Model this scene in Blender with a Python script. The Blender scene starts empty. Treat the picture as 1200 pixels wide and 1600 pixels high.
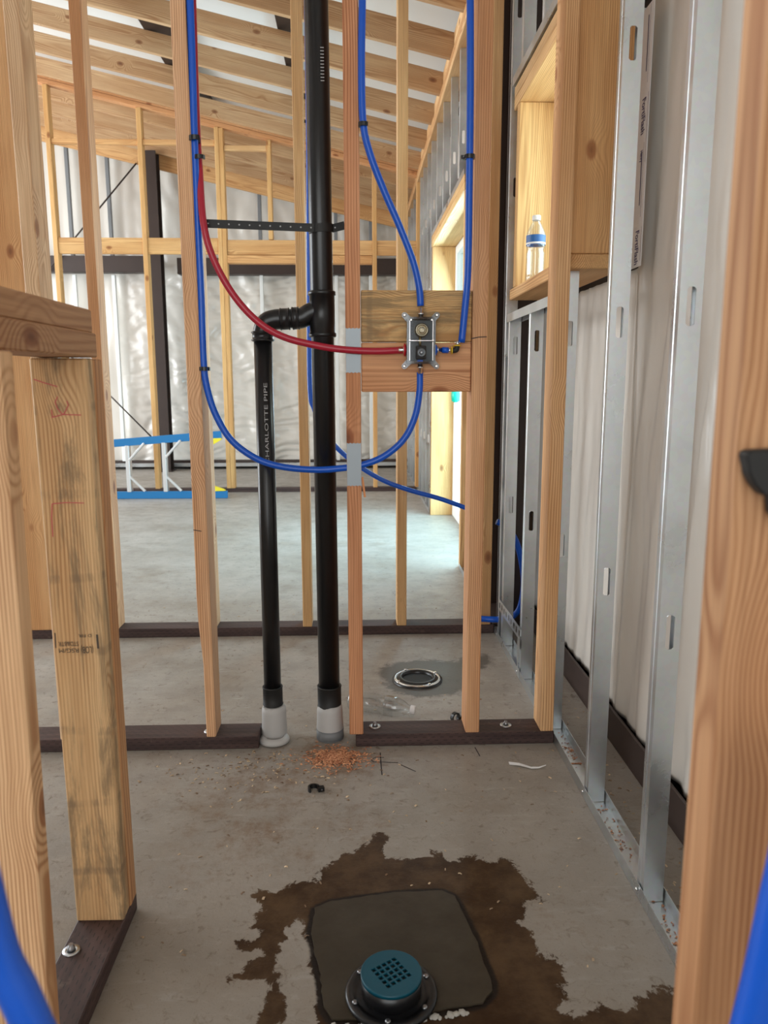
import bpy, bmesh, math, random
from mathutils import Vector, Matrix, noise
R = random.Random(7)
scn = bpy.context.scene
COL = scn.collection

# ------------------------------------------------------------------ camera
cam_d = bpy.data.cameras.new('camera'); cam = bpy.data.objects.new('camera', cam_d); COL.objects.link(cam)
pi_, ya_, ro_ = map(math.radians, (9.74, 1.97, -0.107))
F_ = Vector((math.sin(ya_)*math.cos(pi_), math.cos(ya_)*math.cos(pi_), -math.sin(pi_)))
R_ = Vector((math.cos(ya_), -math.sin(ya_), 0)); U_ = R_.cross(F_)
R2 = R_*math.cos(ro_)+U_*math.sin(ro_); U2 = -R_*math.sin(ro_)+U_*math.cos(ro_)
cam.matrix_world = Matrix(((R2.x, U2.x, -F_.x, 0), (R2.y, U2.y, -F_.y, 0), (R2.z, U2.z, -F_.z, 1.05), (0, 0, 0, 1)))
cam_d.sensor_fit = 'VERTICAL'; cam_d.sensor_height = 36; cam_d.lens = 1192/1600*36
cam_d.clip_start = 0.02
cam_d.dof.use_dof = True; cam_d.dof.focus_distance = 2.2; cam_d.dof.aperture_fstop = 7.0
scn.camera = cam
# ------------------------------------------------------------------ light
scn.view_settings.view_transform = 'Standard'; scn.view_settings.look = 'None'
scn.view_settings.gamma = 1; scn.view_settings.use_curve_mapping = False
scn.view_settings.exposure = 0.14
w = bpy.data.worlds.new('sky'); scn.world = w; w.use_nodes = True
w.node_tree.nodes['Background'].inputs[0].default_value = (0.80, 0.91, 1.0, 1)
w.node_tree.nodes['Background'].inputs[1].default_value = 1.6
def area(name, loc, target, sx, sy, power, col):
    l = bpy.data.lights.new(name, 'AREA'); l.shape = 'RECTANGLE'; l.size = sx; l.size_y = sy; l.energy = power; l.color = col
    o = bpy.data.objects.new(name, l); COL.objects.link(o); o.location = loc
    o.rotation_euler = (Vector(target)-Vector(loc)).to_track_quat('-Z', 'Y').to_euler(); return o
area('daylight_glass_door', (0.95, 5.1, 1.05), (-1.5, 5.1, 0.3), 1.5, 2.0, 105, (0.52, 0.79, 1.0))
area('daylight_window', (0.95, 2.48, 1.70), (0.0, 2.5, 1.55), 0.66, 0.52, 6, (1.0, 0.97, 0.92))
area('fill_side', (-6.7, 5.2, 1.9), (0, 5.0, 1.5), 6.5, 3.4, 430, (0.93, 0.97, 1.0))  # added fill lamp; the opening on the left is unseen and assumed
area('fill_front', (-0.8, -3.8, 1.9), (0.0, 3.0, 1.3), 4.4, 3.0, 70, (1.0, 0.93, 0.84))  # added fill from behind the camera, at an assumed unseen opening

# ------------------------------------------------------------------ materials
def mat(name):
    m = bpy.data.materials.new(name); m.use_nodes = True
    nt = m.node_tree; return m, nt, nt.nodes['Principled BSDF']
def N(nt, t, **k):
    n = nt.nodes.new(t)
    for a, b in k.items():
        if a.startswith('i_'):
            key = a[2:]; key = int(key) if key.isdigit() else key.replace('_', ' ')
            n.inputs[key].default_value = b
        else: setattr(n, a, b)
    return n
def L(nt, a, b): nt.links.new(a, b)
def math_(nt, op, a, b=None, c=None):
    n = nt.nodes.new('ShaderNodeMath'); n.operation = op
    for i, v in enumerate((a, b, c)):
        if v is None: continue
        if isinstance(v, (int, float)): n.inputs[i].default_value = v
        else: nt.links.new(v, n.inputs[i])
    return n.outputs[0]
def mapr(nt, v, a, b, c=0., d=1.):
    n = nt.nodes.new('ShaderNodeMapRange'); n.interpolation_type = 'SMOOTHSTEP'
    nt.links.new(v, n.inputs[0])
    for i, q in enumerate((a, b, c, d)): n.inputs[i+1].default_value = q
    return n.outputs[0]
def mixc(nt, f, a, b, blend='MIX'):
    n = nt.nodes.new('ShaderNodeMix'); n.data_type = 'RGBA'; n.blend_type = blend
    for i, v in ((0, f), (6, a), (7, b)):
        if isinstance(v, (int, float)): n.inputs[i].default_value = v
        elif isinstance(v, tuple): n.inputs[i].default_value = (*v, 1) if len(v) == 3 else v
        else: nt.links.new(v, n.inputs[i])
    return n.outputs[2]
def bump(nt, bs, h, s, d=0.01):
    b = nt.nodes.new('ShaderNodeBump'); b.inputs['Strength'].default_value = s; b.inputs['Distance'].default_value = d
    nt.links.new(h, b.inputs['Height']); nt.links.new(b.outputs[0], bs.inputs['Normal'])
def noise_(nt, vec, scale, detail=3, rough=.5, dist=0.):
    n = N(nt, 'ShaderNodeTexNoise'); n.inputs['Scale'].default_value = scale; n.inputs['Detail'].default_value = detail
    n.inputs['Roughness'].default_value = rough; n.inputs['Distortion'].default_value = dist
    if vec is not None: L(nt, vec, n.inputs['Vector'])
    return n.outputs['Fac']
def objvec(nt, scale=(1, 1, 1), rand=True):
    tc = N(nt, 'ShaderNodeTexCoord'); v = tc.outputs['Object']
    if rand:
        oi = N(nt, 'ShaderNodeObjectInfo')
        cx = N(nt, 'ShaderNodeCombineXYZ')
        L(nt, math_(nt, 'MULTIPLY', oi.outputs['Random'], 3.7), cx.inputs[0])
        L(nt, math_(nt, 'MULTIPLY', oi.outputs['Random'], 9.1), cx.inputs[2])
        a = N(nt, 'ShaderNodeVectorMath', operation='ADD'); L(nt, v, a.inputs[0]); L(nt, cx.outputs[0], a.inputs[1])
        v2 = a.outputs[0]
    else: v2 = v
    m = N(nt, 'ShaderNodeMapping'); m.inputs['Scale'].default_value = scale; L(nt, v2, m.inputs['Vector'])
    return m.outputs[0], v
def wood(name, weather=0.0, ring=1.0):
    m, nt, bs = mat(name)
    oi = N(nt, 'ShaderNodeObjectInfo')
    tc = N(nt, 'ShaderNodeTexCoord')
    # heart of the log sits off to one side of each board, at a random place
    off = N(nt, 'ShaderNodeCombineXYZ')
    L(nt, math_(nt, 'MULTIPLY_ADD', oi.outputs['Random'], 0.10, 0.02), off.inputs[0])
    r2 = math_(nt, 'FRACT', math_(nt, 'MULTIPLY', oi.outputs['Random'], 7.31))
    L(nt, math_(nt, 'MULTIPLY_ADD', r2, 0.16, -0.08), off.inputs[1])
    L(nt, math_(nt, 'MULTIPLY', oi.outputs['Random'], 11.0), off.inputs[2])
    a = N(nt, 'ShaderNodeVectorMath', operation='ADD'); L(nt, tc.outputs['Object'], a.inputs[0]); L(nt, off.outputs[0], a.inputs[1])
    st = N(nt, 'ShaderNodeMapping'); st.inputs['Scale'].default_value = (1, 1, .16); L(nt, a.outputs[0], st.inputs['Vector'])
    warp = N(nt, 'ShaderNodeTexNoise'); warp.inputs['Scale'].default_value = 5; warp.inputs['Detail'].default_value = 2
    L(nt, st.outputs[0], warp.inputs['Vector'])
    wv = N(nt, 'ShaderNodeVectorMath', operation='MULTIPLY_ADD'); L(nt, warp.outputs['Color'], wv.inputs[0])
    wv.inputs[1].default_value = (.055, .055, 0); L(nt, a.outputs[0], wv.inputs[2])
    # knots swell the rings
    kn = N(nt, 'ShaderNodeMapping'); kn.inputs['Scale'].default_value = (6.5, 6.5, 3.6); L(nt, a.outputs[0], kn.inputs['Vector'])
    vo = N(nt, 'ShaderNodeTexVoronoi'); vo.inputs['Scale'].default_value = 1.0; L(nt, kn.outputs[0], vo.inputs['Vector'])
    kd = vo.outputs['Distance']
    sep = N(nt, 'ShaderNodeSeparateXYZ'); L(nt, wv.outputs[0], sep.inputs[0])
    ln = math_(nt, 'SQRT', math_(nt, 'ADD', math_(nt, 'POWER', sep.outputs[0], 2.), math_(nt, 'POWER', sep.outputs[1], 2.)))
    sw = math_(nt, 'MULTIPLY', mapr(nt, kd, 0.02, .38, 1, 0), .03)
    ph = math_(nt, 'MULTIPLY', math_(nt, 'ADD', ln, sw), 1150.*ring)
    s = math_(nt, 'MULTIPLY_ADD', math_(nt, 'SINE', ph), .5, .5)
    s = math_(nt, 'POWER', s, 1.8)
    fib = N(nt, 'ShaderNodeMapping'); fib.inputs['Scale'].default_value = (220, 220, 5); L(nt, a.outputs[0], fib.inputs['Vector'])
    f = noise_(nt, fib.outputs[0], 1, 2)
    big = noise_(nt, st.outputs[0], 9, 3); big2 = noise_(nt, st.outputs[0], 17, 2)
    c = mixc(nt, mapr(nt, big, .3, .7), (.86, .66, .43), (.68, .45, .25))
    c = mixc(nt, math_(nt, 'MULTIPLY', s, mapr(nt, big2, .3, .7, .25, .75)), c, (.40, .185, .07))
    c = mixc(nt, mapr(nt, f, .35, .75, 0, .3), c, (.34, .18, .08))
    k1 = mapr(nt, kd, .075, .125, 1, 0); k2 = mapr(nt, kd, .03, .075, 1, 0)
    c = mixc(nt, math_(nt, 'MULTIPLY', k1, .8), c, (.33, .14, .055)); c = mixc(nt, math_(nt, 'MULTIPLY', k2, .6), c, (.17, .075, .035))
    if weather:
        n1 = noise_(nt, st.outputs[0], 14, 6, .7, .6)
        c = mixc(nt, mapr(nt, n1, .44, .60, 0, weather), c, (.21, .165, .115))
        bands = N(nt, 'ShaderNodeTexWave', wave_type='BANDS', bands_direction='Z'); bands.inputs['Scale'].default_value = 2.2
        bands.inputs['Distortion'].default_value = 1.5; L(nt, a.outputs[0], bands.inputs['Vector'])
        c = mixc(nt, math_(nt, 'MULTIPLY', mapr(nt, bands.outputs['Fac'], .95, 1, 0, weather), mapr(nt, n1, .4, .6)), c, (.26, .19, .13))
    c = mixc(nt, 1., c, oi.outputs['Color'], 'MULTIPLY')
    L(nt, c, bs.inputs['Base Color']); bs.inputs['Roughness'].default_value = .68
    bump(nt, bs, math_(nt, 'ADD', s, f), .25, .0012)
    return m
M = {}
M['wood'] = wood('sawn_lumber'); M['weathered'] = wood('weathered_lumber', .75)
def simple(name, col, rough=.5, metal=0., spec=None, bmp=None):
    m, nt, bs = mat(name); bs.inputs['Base Color'].default_value = (*col, 1); bs.inputs['Roughness'].default_value = rough
    bs.inputs['Metallic'].default_value = metal
    if spec is not None: bs.inputs['Specular IOR Level'].default_value = spec
    if bmp:
        v, _ = objvec(nt); bump(nt, bs, noise_(nt, v, bmp[0], 4), bmp[1], .003)
    M[name] = m; return m
simple('blue_pex', (.003, .095, .58), .28); simple('red_pex', (.42, .012, .035), .32)
simple('black_plastic', (.008, .008, .009), .30); simple('plate_steel', (.36, .40, .43), .55, .85); simple('valve_dark', (.10, .11, .115), .4); simple('matte_black', (.012, .012, .012), .6)
simple('white_plastic', (.8, .8, .8), .4); simple('brass', (.75, .55, .26), .3, 1.); simple('chrome', (.8, .8, .8), .15, 1.)
simple('dark_steel', (.30, .30, .31), .35, 1.)
simple('yellow_plastic', (.85, .55, .03), .4); simple('red_plastic', (.5, .01, .02), .35)
simple('teal_plastic', (.0, .065, .10), .35, bmp=(60, .1)); simple('green_tape', (.0, .42, .27), .4)
simple('ladder_blue', (.012, .16, .38), .45); simple('ladder_yellow', (.85, .68, .03), .45); simple('aluminium', (.78, .78, .78), .42, .8)
simple('label_blue', (.02, .12, .38), .4); simple('white_frame', (.86, .88, .86), .4); simple('pencil', (.03, .025, .03), .8)
simple('red_crayon', (.62, .13, .13), .8); simple('white_ink', (.38, .38, .38), .5); simple('navy_ink', (.02, .03, .15), .5)
simple('tape_film', (.80, .82, .85), .4, bmp=(30, .15)); simple('stamp_ink', (.10, .08, .065), .8)
simple('grey_wrap', (.52, .51, .50), .55, bmp=(40, .3)); simple('pipe_grey', (.20, .21, .22), .5)
simple('mortar_light', (.42, .40, .36), .8, bmp=(30, .5))
def steelpaint():
    m, nt, bs = mat('painted_steel'); v, _ = objvec(nt); n = noise_(nt, v, 6, 4)
    L(nt, mixc(nt, n, (.030, .017, .013), (.048, .028, .022)), bs.inputs['Base Color']); bs.inputs['Roughness'].default_value = .5
    M['steel'] = m
steelpaint()
def galv():
    m, nt, bs = mat('galvanized_steel'); v, _ = objvec(nt)
    vo = N(nt, 'ShaderNodeTexVoronoi'); vo.inputs['Scale'].default_value = 90; L(nt, v, vo.inputs['Vector'])
    n = noise_(nt, v, 7, 4, .6)
    c = mixc(nt, n, (.52, .55, .57), (.74, .77, .78)); c = mixc(nt, .05, c, vo.outputs['Color'], 'MULTIPLY')
    L(nt, c, bs.inputs['Base Color']); bs.inputs['Metallic'].default_value = .93
    L(nt, mapr(nt, n, .2, .8, .24, .42), bs.inputs['Roughness']); M['galv'] = m
galv()
def treated():
    m, nt, bs = mat('treated_lumber'); tc = N(nt, 'ShaderNodeTexCoord')
    sep = N(nt, 'ShaderNodeSeparateXYZ'); L(nt, tc.outputs['Object'], sep.inputs[0])
    # incising slits, staggered row by row; z runs along the board
    row = math_(nt, 'DIVIDE', math_(nt, 'ADD', sep.outputs[0], sep.outputs[1]), .0095)
    fr = math_(nt, 'FRACT', row); fl = math_(nt, 'FLOOR', row)
    u = math_(nt, 'ADD', math_(nt, 'DIVIDE', sep.outputs[2], .026), math_(nt, 'MULTIPLY', fl, .37))
    fu = math_(nt, 'FRACT', u)
    slit = math_(nt, 'MULTIPLY', math_(nt, 'LESS_THAN', fu, .42), math_(nt, 'LESS_THAN', fr, .17))
    mp = N(nt, 'ShaderNodeMapping'); mp.inputs['Scale'].default_value = (60, 60, 4); L(nt, tc.outputs['Object'], mp.inputs['Vector'])
    n = noise_(nt, mp.outputs[0], 1, 4)
    c = mixc(nt, mapr(nt, n, .3, .75), (.040, .020, .018), (.085, .046, .040))
    dust = noise_(nt, tc.outputs['Object'], 22, 5, .7)
    c = mixc(nt, mapr(nt, dust, .58, .75, 0, .35), c, (.22, .17, .13))
    c = mixc(nt, slit, c, (.008, .005, .004)); L(nt, c, bs.inputs['Base Color']); bs.inputs['Roughness'].default_value = .6
    bump(nt, bs, math_(nt, 'SUBTRACT', math_(nt, 'MULTIPLY', n, .3), slit), .4, .002); M['treated'] = m
treated()
def liner(name, a, b, rough):
    m, nt, bs = mat(name); v, _ = objvec(nt, rand=False); n = noise_(nt, v, 1.6, 3)
    L(nt, mixc(nt, n, a, b), bs.inputs['Base Color']); bs.inputs['Roughness'].default_value = rough
    vo = noise_(nt, v, 260, 1); bump(nt, bs, vo, .08, .001)
    bs.inputs['Coat Weight'].default_value = .25; bs.inputs['Coat Roughness'].default_value = .25; M[name] = m
liner('vinyl_liner', (.77, .72, .65), (.68, .63, .57), .30)
liner('far_liner', (.78, .74, .67), (.70, .66, .60), .24)
liner('roof_liner', (.80, .79, .76), (.74, .73, .70), .6)
def glass(name, tint, refl=.12, fr=2.2):
    m, nt, bs = mat(name); out = nt.nodes['Material Output']
    tr = N(nt, 'ShaderNodeBsdfTransparent'); tr.inputs[0].default_value = (*tint, 1)
    gl = N(nt, 'ShaderNodeBsdfGlossy'); gl.inputs['Roughness'].default_value = .08
    lw = N(nt, 'ShaderNodeLayerWeight'); lw.inputs[0].default_value = .35
    f = math_(nt, 'ADD', math_(nt, 'MULTIPLY', math_(nt, 'POWER', lw.outputs['Facing'], fr), .75), refl)
    mx = N(nt, 'ShaderNodeMixShader'); L(nt, f, mx.inputs[0]); L(nt, tr.outputs[0], mx.inputs[1]); L(nt, gl.outputs[0], mx.inputs[2])
    L(nt, mx.outputs[0], out.inputs[0]); M[name] = m
glass('clear_plastic', (.93, .95, .96)); glass('clear_window', (.90, .92, .93), .015, 3); glass('smoky_plastic', (.50, .54, .57), .10, 1.6); glass('pane', (.90, .98, .96), .05, 4)
def chips(name, a, b):
    m, nt, bs = mat(name); g = N(nt, 'ShaderNodeNewGeometry')
    L(nt, mixc(nt, g.outputs['Random Per Island'], a, b), bs.inputs['Base Color']); bs.inputs['Roughness'].default_value = .8; M[name] = m
chips('shavings', (.78, .40, .22), (.36, .13, .06)); chips('pale_chips', (.72, .55, .36), (.16, .09, .05))
def concrete():
    m, nt, bs = mat('concrete_slab'); v, _ = objvec(nt, rand=False)
    n1 = noise_(nt, v, 1.3, 5, .6); n2 = noise_(nt, v, 9, 6, .65); n3 = noise_(nt, v, 90, 4, .7)
    c = mixc(nt, mapr(nt, n1, .3, .7), (.31, .275, .235), (.42, .385, .345))
    c = mixc(nt, mapr(nt, n2, .4, .75, 0, .45), c, (.25, .225, .195))
    sm = N(nt, 'ShaderNodeMapping'); sm.inputs['Scale'].default_value = (7, 26, 1); L(nt, v, sm.inputs['Vector'])
    c = mixc(nt, mapr(nt, noise_(nt, sm.outputs[0], 1, 4, .7), .56, .72, 0, .35), c, (.52, .50, .47))
    c = mixc(nt, mapr(nt, n3, .60, .78, 0, .5), c, (.16, .14, .12))
    n5 = noise_(nt, v, 330, 2, .6); c = mixc(nt, mapr(nt, n5, .62, .72, 0, .7), c, (.09, .07, .05))
    n6 = noise_(nt, v, 3.2, 5, .65); c = mixc(nt, mapr(nt, n6, .50, .72, 0, .55), c, (.23, .185, .14))
    n7 = noise_(nt, v, 38, 5, .75, .8); c = mixc(nt, mapr(nt, n7, .55, .68, 0, .65), c, (.14, .105, .075))
    n8 = noise_(nt, sm.outputs[0], 2.3, 6, .75, .5); c = mixc(nt, mapr(nt, n8, .55, .72, 0, .5), c, (.50, .46, .41))
    def at(n):
        a = N(nt, 'ShaderNodeAttribute'); a.attribute_name = n; return a.outputs['Fac']
    # rusty sawdust dirt trodden into the slab
    d = math_(nt, 'ADD', at('dirt'), math_(nt, 'MULTIPLY', math_(nt, 'SUBTRACT', noise_(nt, v, 24, 7, .75), .5), 3.0))
    c = mixc(nt, mapr(nt, d, .25, 1.3, 0, .8), c, (.17, .092, .045))
    sy = N(nt, 'ShaderNodeSeparateXYZ'); L(nt, v, sy.inputs[0])
    # near end: water-stain brown, and dimmer foreground light put into the colour
    c = mixc(nt, mapr(nt, math_(nt, 'ADD', sy.outputs[1], math_(nt, 'MULTIPLY', n6, .9)), 1.7, 2.8, .42, 0), c, (.17, .135, .10))
    wn = math_(nt, 'MULTIPLY', math_(nt, 'SUBTRACT', noise_(nt, v, 20, 8, .75, .4), .5), .10)
    wet = mapr(nt, math_(nt, 'ADD', at('wet'), wn), -.002, .003)
    wet2 = mapr(nt, math_(nt, 'ADD', at('flange_wet'), math_(nt, 'MULTIPLY', wn, 1.3)), -.012, .018)
    dk = mixc(nt, mapr(nt, noise_(nt, v, 7, 5, .7), .35, .65), (.034, .015, .005), (.080, .045, .021))
    c = mixc(nt, wet, c, dk); c = mixc(nt, math_(nt, 'MULTIPLY', wet2, .8), c, (.07, .062, .052))
    cr = math_(nt, 'ABSOLUTE', math_(nt, 'ADD', at('patch'), math_(nt, 'MULTIPLY', wn, .12)))
    ck = mapr(nt, cr, .003, .010, 1, 0); c = mixc(nt, ck, c, (.012, .008, .006))
    L(nt, c, bs.inputs['Base Color'])
    ro = mapr(nt, n2, .3, .7, .38, .56)
    mm = N(nt, 'ShaderNodeMix'); mm.data_type = 'FLOAT'; L(nt, math_(nt, 'MAXIMUM', wet, wet2), mm.inputs[0]); L(nt, ro, mm.inputs[2]); mm.inputs[3].default_value = .42
    L(nt, mm.outputs[0], bs.inputs['Roughness']); L(nt, mapr(nt, wet, 0, 1, .4, .2), bs.inputs['Specular IOR Level'])
    bump(nt, bs, math_(nt, 'ADD', n3, n2), .25, .003); M['concrete'] = m
concrete()
def mortar():
    m, nt, bs = mat('fresh_mortar'); v, _ = objvec(nt, rand=False)
    n = noise_(nt, v, 8, 6, .6); n3 = noise_(nt, v, 70, 4, .6)
    c = mixc(nt, mapr(nt, n, .3, .7), (.040, .030, .019), (.056, .044, .030)); L(nt, c, bs.inputs['Base Color'])
    bs.inputs['Roughness'].default_value = .5; bs.inputs['Specular IOR Level'].default_value = .2; bump(nt, bs, math_(nt, 'ADD', n, n3), .22, .003); M['mortar'] = m
mortar()

# ------------------------------------------------------------------ helpers
def link(name, me, parent=None, m=None, loc=None, rot=None, kind=None):
    o = bpy.data.objects.new(name, me); COL.objects.link(o)
    if loc is not None: o.location = loc
    if rot is not None: o.rotation_euler = rot
    if parent is not None:
        o.parent = parent; o.location = Vector(o.location)-world_loc(parent)
    if m is not None and me is not None and not me.materials: me.materials.append(m)
    if kind: o['kind'] = kind
    return o
def world_loc(o):
    v = Vector(o.location)
    while o.parent: o = o.parent; v = v+Vector(o.location)
    return v
def thing(name, label, cat, loc, group=None):
    o = bpy.data.objects.new(name, None); COL.objects.link(o); o.location = loc
    o.empty_display_size = .05; return tag(o, label, cat, group)
def tag(o, label=None, cat=None, group=None, kind=None):
    if label: o['label'] = label
    if cat: o['category'] = cat
    if group: o['group'] = group
    if kind: o['kind'] = kind
    return o
def me_of(bm, smooth=False, name='m'):
    me = bpy.data.meshes.new(name); bm.normal_update(); bm.to_mesh(me); bm.free()
    if smooth:
        for p in me.polygons: p.use_smooth = True
    return me
def bm_box(bm, x0, y0, z0, x1, y1, z1):
    vs = [bm.verts.new(p) for p in ((x0, y0, z0), (x1, y0, z0), (x1, y1, z0), (x0, y1, z0), (x0, y0, z1), (x1, y0, z1), (x1, y1, z1), (x0, y1, z1))]
    for f in ((0, 3, 2, 1), (4, 5, 6, 7), (0, 1, 5, 4), (1, 2, 6, 5), (2, 3, 7, 6), (3, 0, 4, 7)): bm.faces.new([vs[i] for i in f])
    return vs
CACHE = {}
def lumber_mesh(wx, wy, ln, m, bev=.0025):
    k = (round(wx, 4), round(wy, 4), round(ln, 4), m.name)
    if k not in CACHE:
        bm = bmesh.new(); bm_box(bm, -wx/2, -wy/2, 0, wx/2, wy/2, ln)
        bmesh.ops.bevel(bm, geom=bm.edges[:], offset=min(bev, wx*.2, wy*.2), segments=1, affect='EDGES')
        me = me_of(bm, name='lumber'); me.materials.append(m); CACHE[k] = me
    return CACHE[k]
def stick(name, p0, p1, wx, wy, m, parent, tint=(1, 1, 1), xdir=None, label=None):
    """a straight piece of stock from p0 to p1; wx across xdir, wy across the other way"""
    p0 = Vector(p0); p1 = Vector(p1); d = p1-p0; ln = d.length; z = d.normalized()
    x = Vector(xdir or (1, 0, 0)); x = (x-z*x.dot(z))
    if x.length < 1e-4: x = Vector((0, 1, 0))-z*z.y
    x.normalize(); y = z.cross(x)
    o = bpy.data.objects.new(name, lumber_mesh(wx, wy, ln, m)); COL.objects.link(o)
    o.rotation_euler = Matrix((x, y, z)).transposed().to_euler(); o.location = p0
    if parent is not None: o.parent = parent; o.location = p0-world_loc(parent)
    o.color = (*tint, 1)
    if label: o['label'] = label
    return o
def stud(parent, xa, xb, y0, z0, z1, tint, m=None, name='stud', depth=.089, label=None, lean=0.):
    """upright: faces at xa..xb, front at y0"""
    c = (xa+xb)/2
    return stick(name, (c, y0+depth/2, z0), (c+lean, y0+depth/2, z1), abs(xb-xa), depth, m or M['wood'], parent, tint, label=label)
def tube_mesh(pts, r, seg=14, sub=8, closed_caps=True, radii=None):
    P = [Vector(p) for p in pts]; Q = []
    if len(P) > 2 and sub > 1:
        E = [P[0]*2-P[1]]+P+[P[-1]*2-P[-2]]
        for i in range(1, len(E)-2):
            a, b, c, d = E[i-1], E[i], E[i+1], E[i+2]
            for k in range(sub):
                t = k/sub
                Q.append(.5*((2*b)+(-a+c)*t+(2*a-5*b+4*c-d)*t*t+(-a+3*b-3*c+d)*t**3))
        Q.append(P[-1])
    else: Q = P
    bm = bmesh.new(); rings = []
    T = [(Q[min(i+1, len(Q)-1)]-Q[max(i-1, 0)]).normalized() for i in range(len(Q))]
    n = T[0].orthogonal().normalized()
    for i, q in enumerate(Q):
        n = (n-T[i]*n.dot(T[i])).normalized(); b = T[i].cross(n)
        rr = radii[i] if radii else r
        rings.append([bm.verts.new(q+rr*(math.cos(a)*n+math.sin(a)*b)) for a in (2*math.pi*k/seg for k in range(seg))])
    for a, b in zip(rings, rings[1:]):
        for k in range(seg): bm.faces.new((a[k], a[(k+1) % seg], b[(k+1) % seg], b[k])).smooth = True
    if closed_caps: bm.faces.new(rings[0][::-1]); bm.faces.new(rings[-1])
    return me_of(bm)
def tube(name, pts, r, m, parent=None, **k):
    # origin at the first point
    p0 = Vector(pts[0]); me = tube_mesh([Vector(p)-p0 for p in pts], r, **k)
    return link(name, me, parent, m, loc=p0)
def lathe_mesh(prof, seg=28, cap=True):
    bm = bmesh.new(); rings = []
    for r, z in prof: rings.append([bm.verts.new((r*math.cos(2*math.pi*k/seg), r*math.sin(2*math.pi*k/seg), z)) for k in range(seg)])
    for a, b in zip(rings, rings[1:]):
        for k in range(seg): bm.faces.new((a[k], a[(k+1) % seg], b[(k+1) % seg], b[k])).smooth = True
    if cap: bm.faces.new(rings[0][::-1]); bm.faces.new(rings[-1])
    return me_of(bm)
def lathe(name, prof, m, parent, loc, rot=None, seg=28, cap=True):
    return link(name, lathe_mesh(prof, seg, cap), parent, m, loc=loc, rot=rot)
def box(name, a, b, m, parent=None, bev=0.001, kind=None):
    c = [(a[i]+b[i])/2 for i in range(3)]
    bm = bmesh.new(); bm_box(bm, *(a[i]-c[i] for i in range(3)), *(b[i]-c[i] for i in range(3)))
    if bev: bmesh.ops.bevel(bm, geom=bm.edges[:], offset=bev, segments=1, affect='EDGES')
    return link(name, me_of(bm), parent, m, loc=c, kind=kind)
def prism(name, poly, z0, z1, m, parent=None, frame=None, loc=(0, 0, 0), bev=0):
    """extrude a 2-D outline; frame=(origin, x, y, n) maps it into the world"""
    bm = bmesh.new(); vs = [bm.verts.new((x, y, z0)) for x, y in poly]; f = bm.faces.new(vs)
    r = bmesh.ops.extrude_face_region(bm, geom=[f]); ex = [v for v in r['geom'] if isinstance(v, bmesh.types.BMVert)]
    bmesh.ops.translate(bm, vec=(0, 0, z1-z0), verts=ex)
    bmesh.ops.recalc_face_normals(bm, faces=bm.faces)
    if bev: bmesh.ops.bevel(bm, geom=bm.edges[:], offset=bev, segments=1, affect='EDGES')
    if frame:
        x, y, n = map(Vector, frame); bm.transform(Matrix((x, y, n)).transposed().to_4x4())
        bmesh.ops.recalc_face_normals(bm, faces=bm.faces)
    return link(name, me_of(bm), parent, m, loc=loc)
def text(name, s, size, loc, x, y, m, parent, bold=False, width=None, curve=None, ext=.00012):
    cu = bpy.data.curves.new('t', 'FONT'); cu.body = s; cu.size = size; cu.align_x = 'LEFT'; cu.resolution_u = 3
    if bold: cu.offset = size*.02
    o = bpy.data.objects.new('t', cu); COL.objects.link(o)
    bpy.context.view_layer.update()
    me = bpy.data.meshes.new_from_object(o.evaluated_get(bpy.context.evaluated_depsgraph_get()))
    bpy.data.objects.remove(o); bpy.data.curves.remove(cu)
    xs = [v.co.x for v in me.vertices]; sc = (width/(max(xs)-min(xs))) if width else 1.
    bm = bmesh.new(); bm.from_mesh(me); bmesh.ops.scale(bm, vec=(sc, 1, 1), verts=bm.verts)
    X, Y = Vector(x).normalized(), Vector(y).normalized(); Zn = X.cross(Y)
    if curve:   # lay the letters round a pipe: letters' y wraps about the pipe axis
        r = curve
        for v in bm.verts:
            a = (v.co.y-size*.35)/r; v.co = Vector((v.co.x, math.sin(a)*r, math.cos(a)*r-r))
    bm.transform(Matrix((X, Y, Zn)).transposed().to_4x4())
    if curve is None: bmesh.ops.translate(bm, vec=Zn*ext, verts=bm.verts)
    me.materials.clear(); bm.to_mesh(me); bm.free()
    return link(name, me, parent, m, loc=loc)
def mark(name, pts, wd, m, parent, nrm=(0, -1, 0), off=.0004):
    """a thin drawn line (pencil, crayon, marker) lying on a surface"""
    n = Vector(nrm); bm = bmesh.new(); P = [Vector(p)+n*off for p in pts]; prev = None
    for i, p in enumerate(P):
        t = (P[min(i+1, len(P)-1)]-P[max(i-1, 0)]).normalized(); s = t.cross(n).normalized()*wd/2
        cur = (bm.verts.new(p+s), bm.verts.new(p-s))
        if prev: bm.faces.new((prev[0], cur[0], cur[1], prev[1]))
        prev = cur
    me = me_of(bm); c = P[0]
    me.transform(Matrix.Translation(-c)); return link(name, me, parent, m, loc=c)
def inpoly(x, y, P):
    c = False; j = len(P)-1
    for i in range(len(P)):
        xi, yi = P[i]; xj, yj = P[j]
        if (yi > y) != (yj > y) and x < (xj-xi)*(y-yi)/(yj-yi)+xi: c = not c
        j = i
    return c
def sdf(x, y, P, cap=.25):
    d = 1e9; n = len(P)
    for i in range(n):
        ax, ay = P[i]; bx, by = P[(i+1) % n]; dx, dy = bx-ax, by-ay; q = dx*dx+dy*dy
        t = max(0, min(1, ((x-ax)*dx+(y-ay)*dy)/q)) if q else 0
        e = (x-ax-t*dx)**2+(y-ay-t*dy)**2
        if e < d: d = e
    d = min(math.sqrt(d), cap); return d if inpoly(x, y, P) else -d

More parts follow.
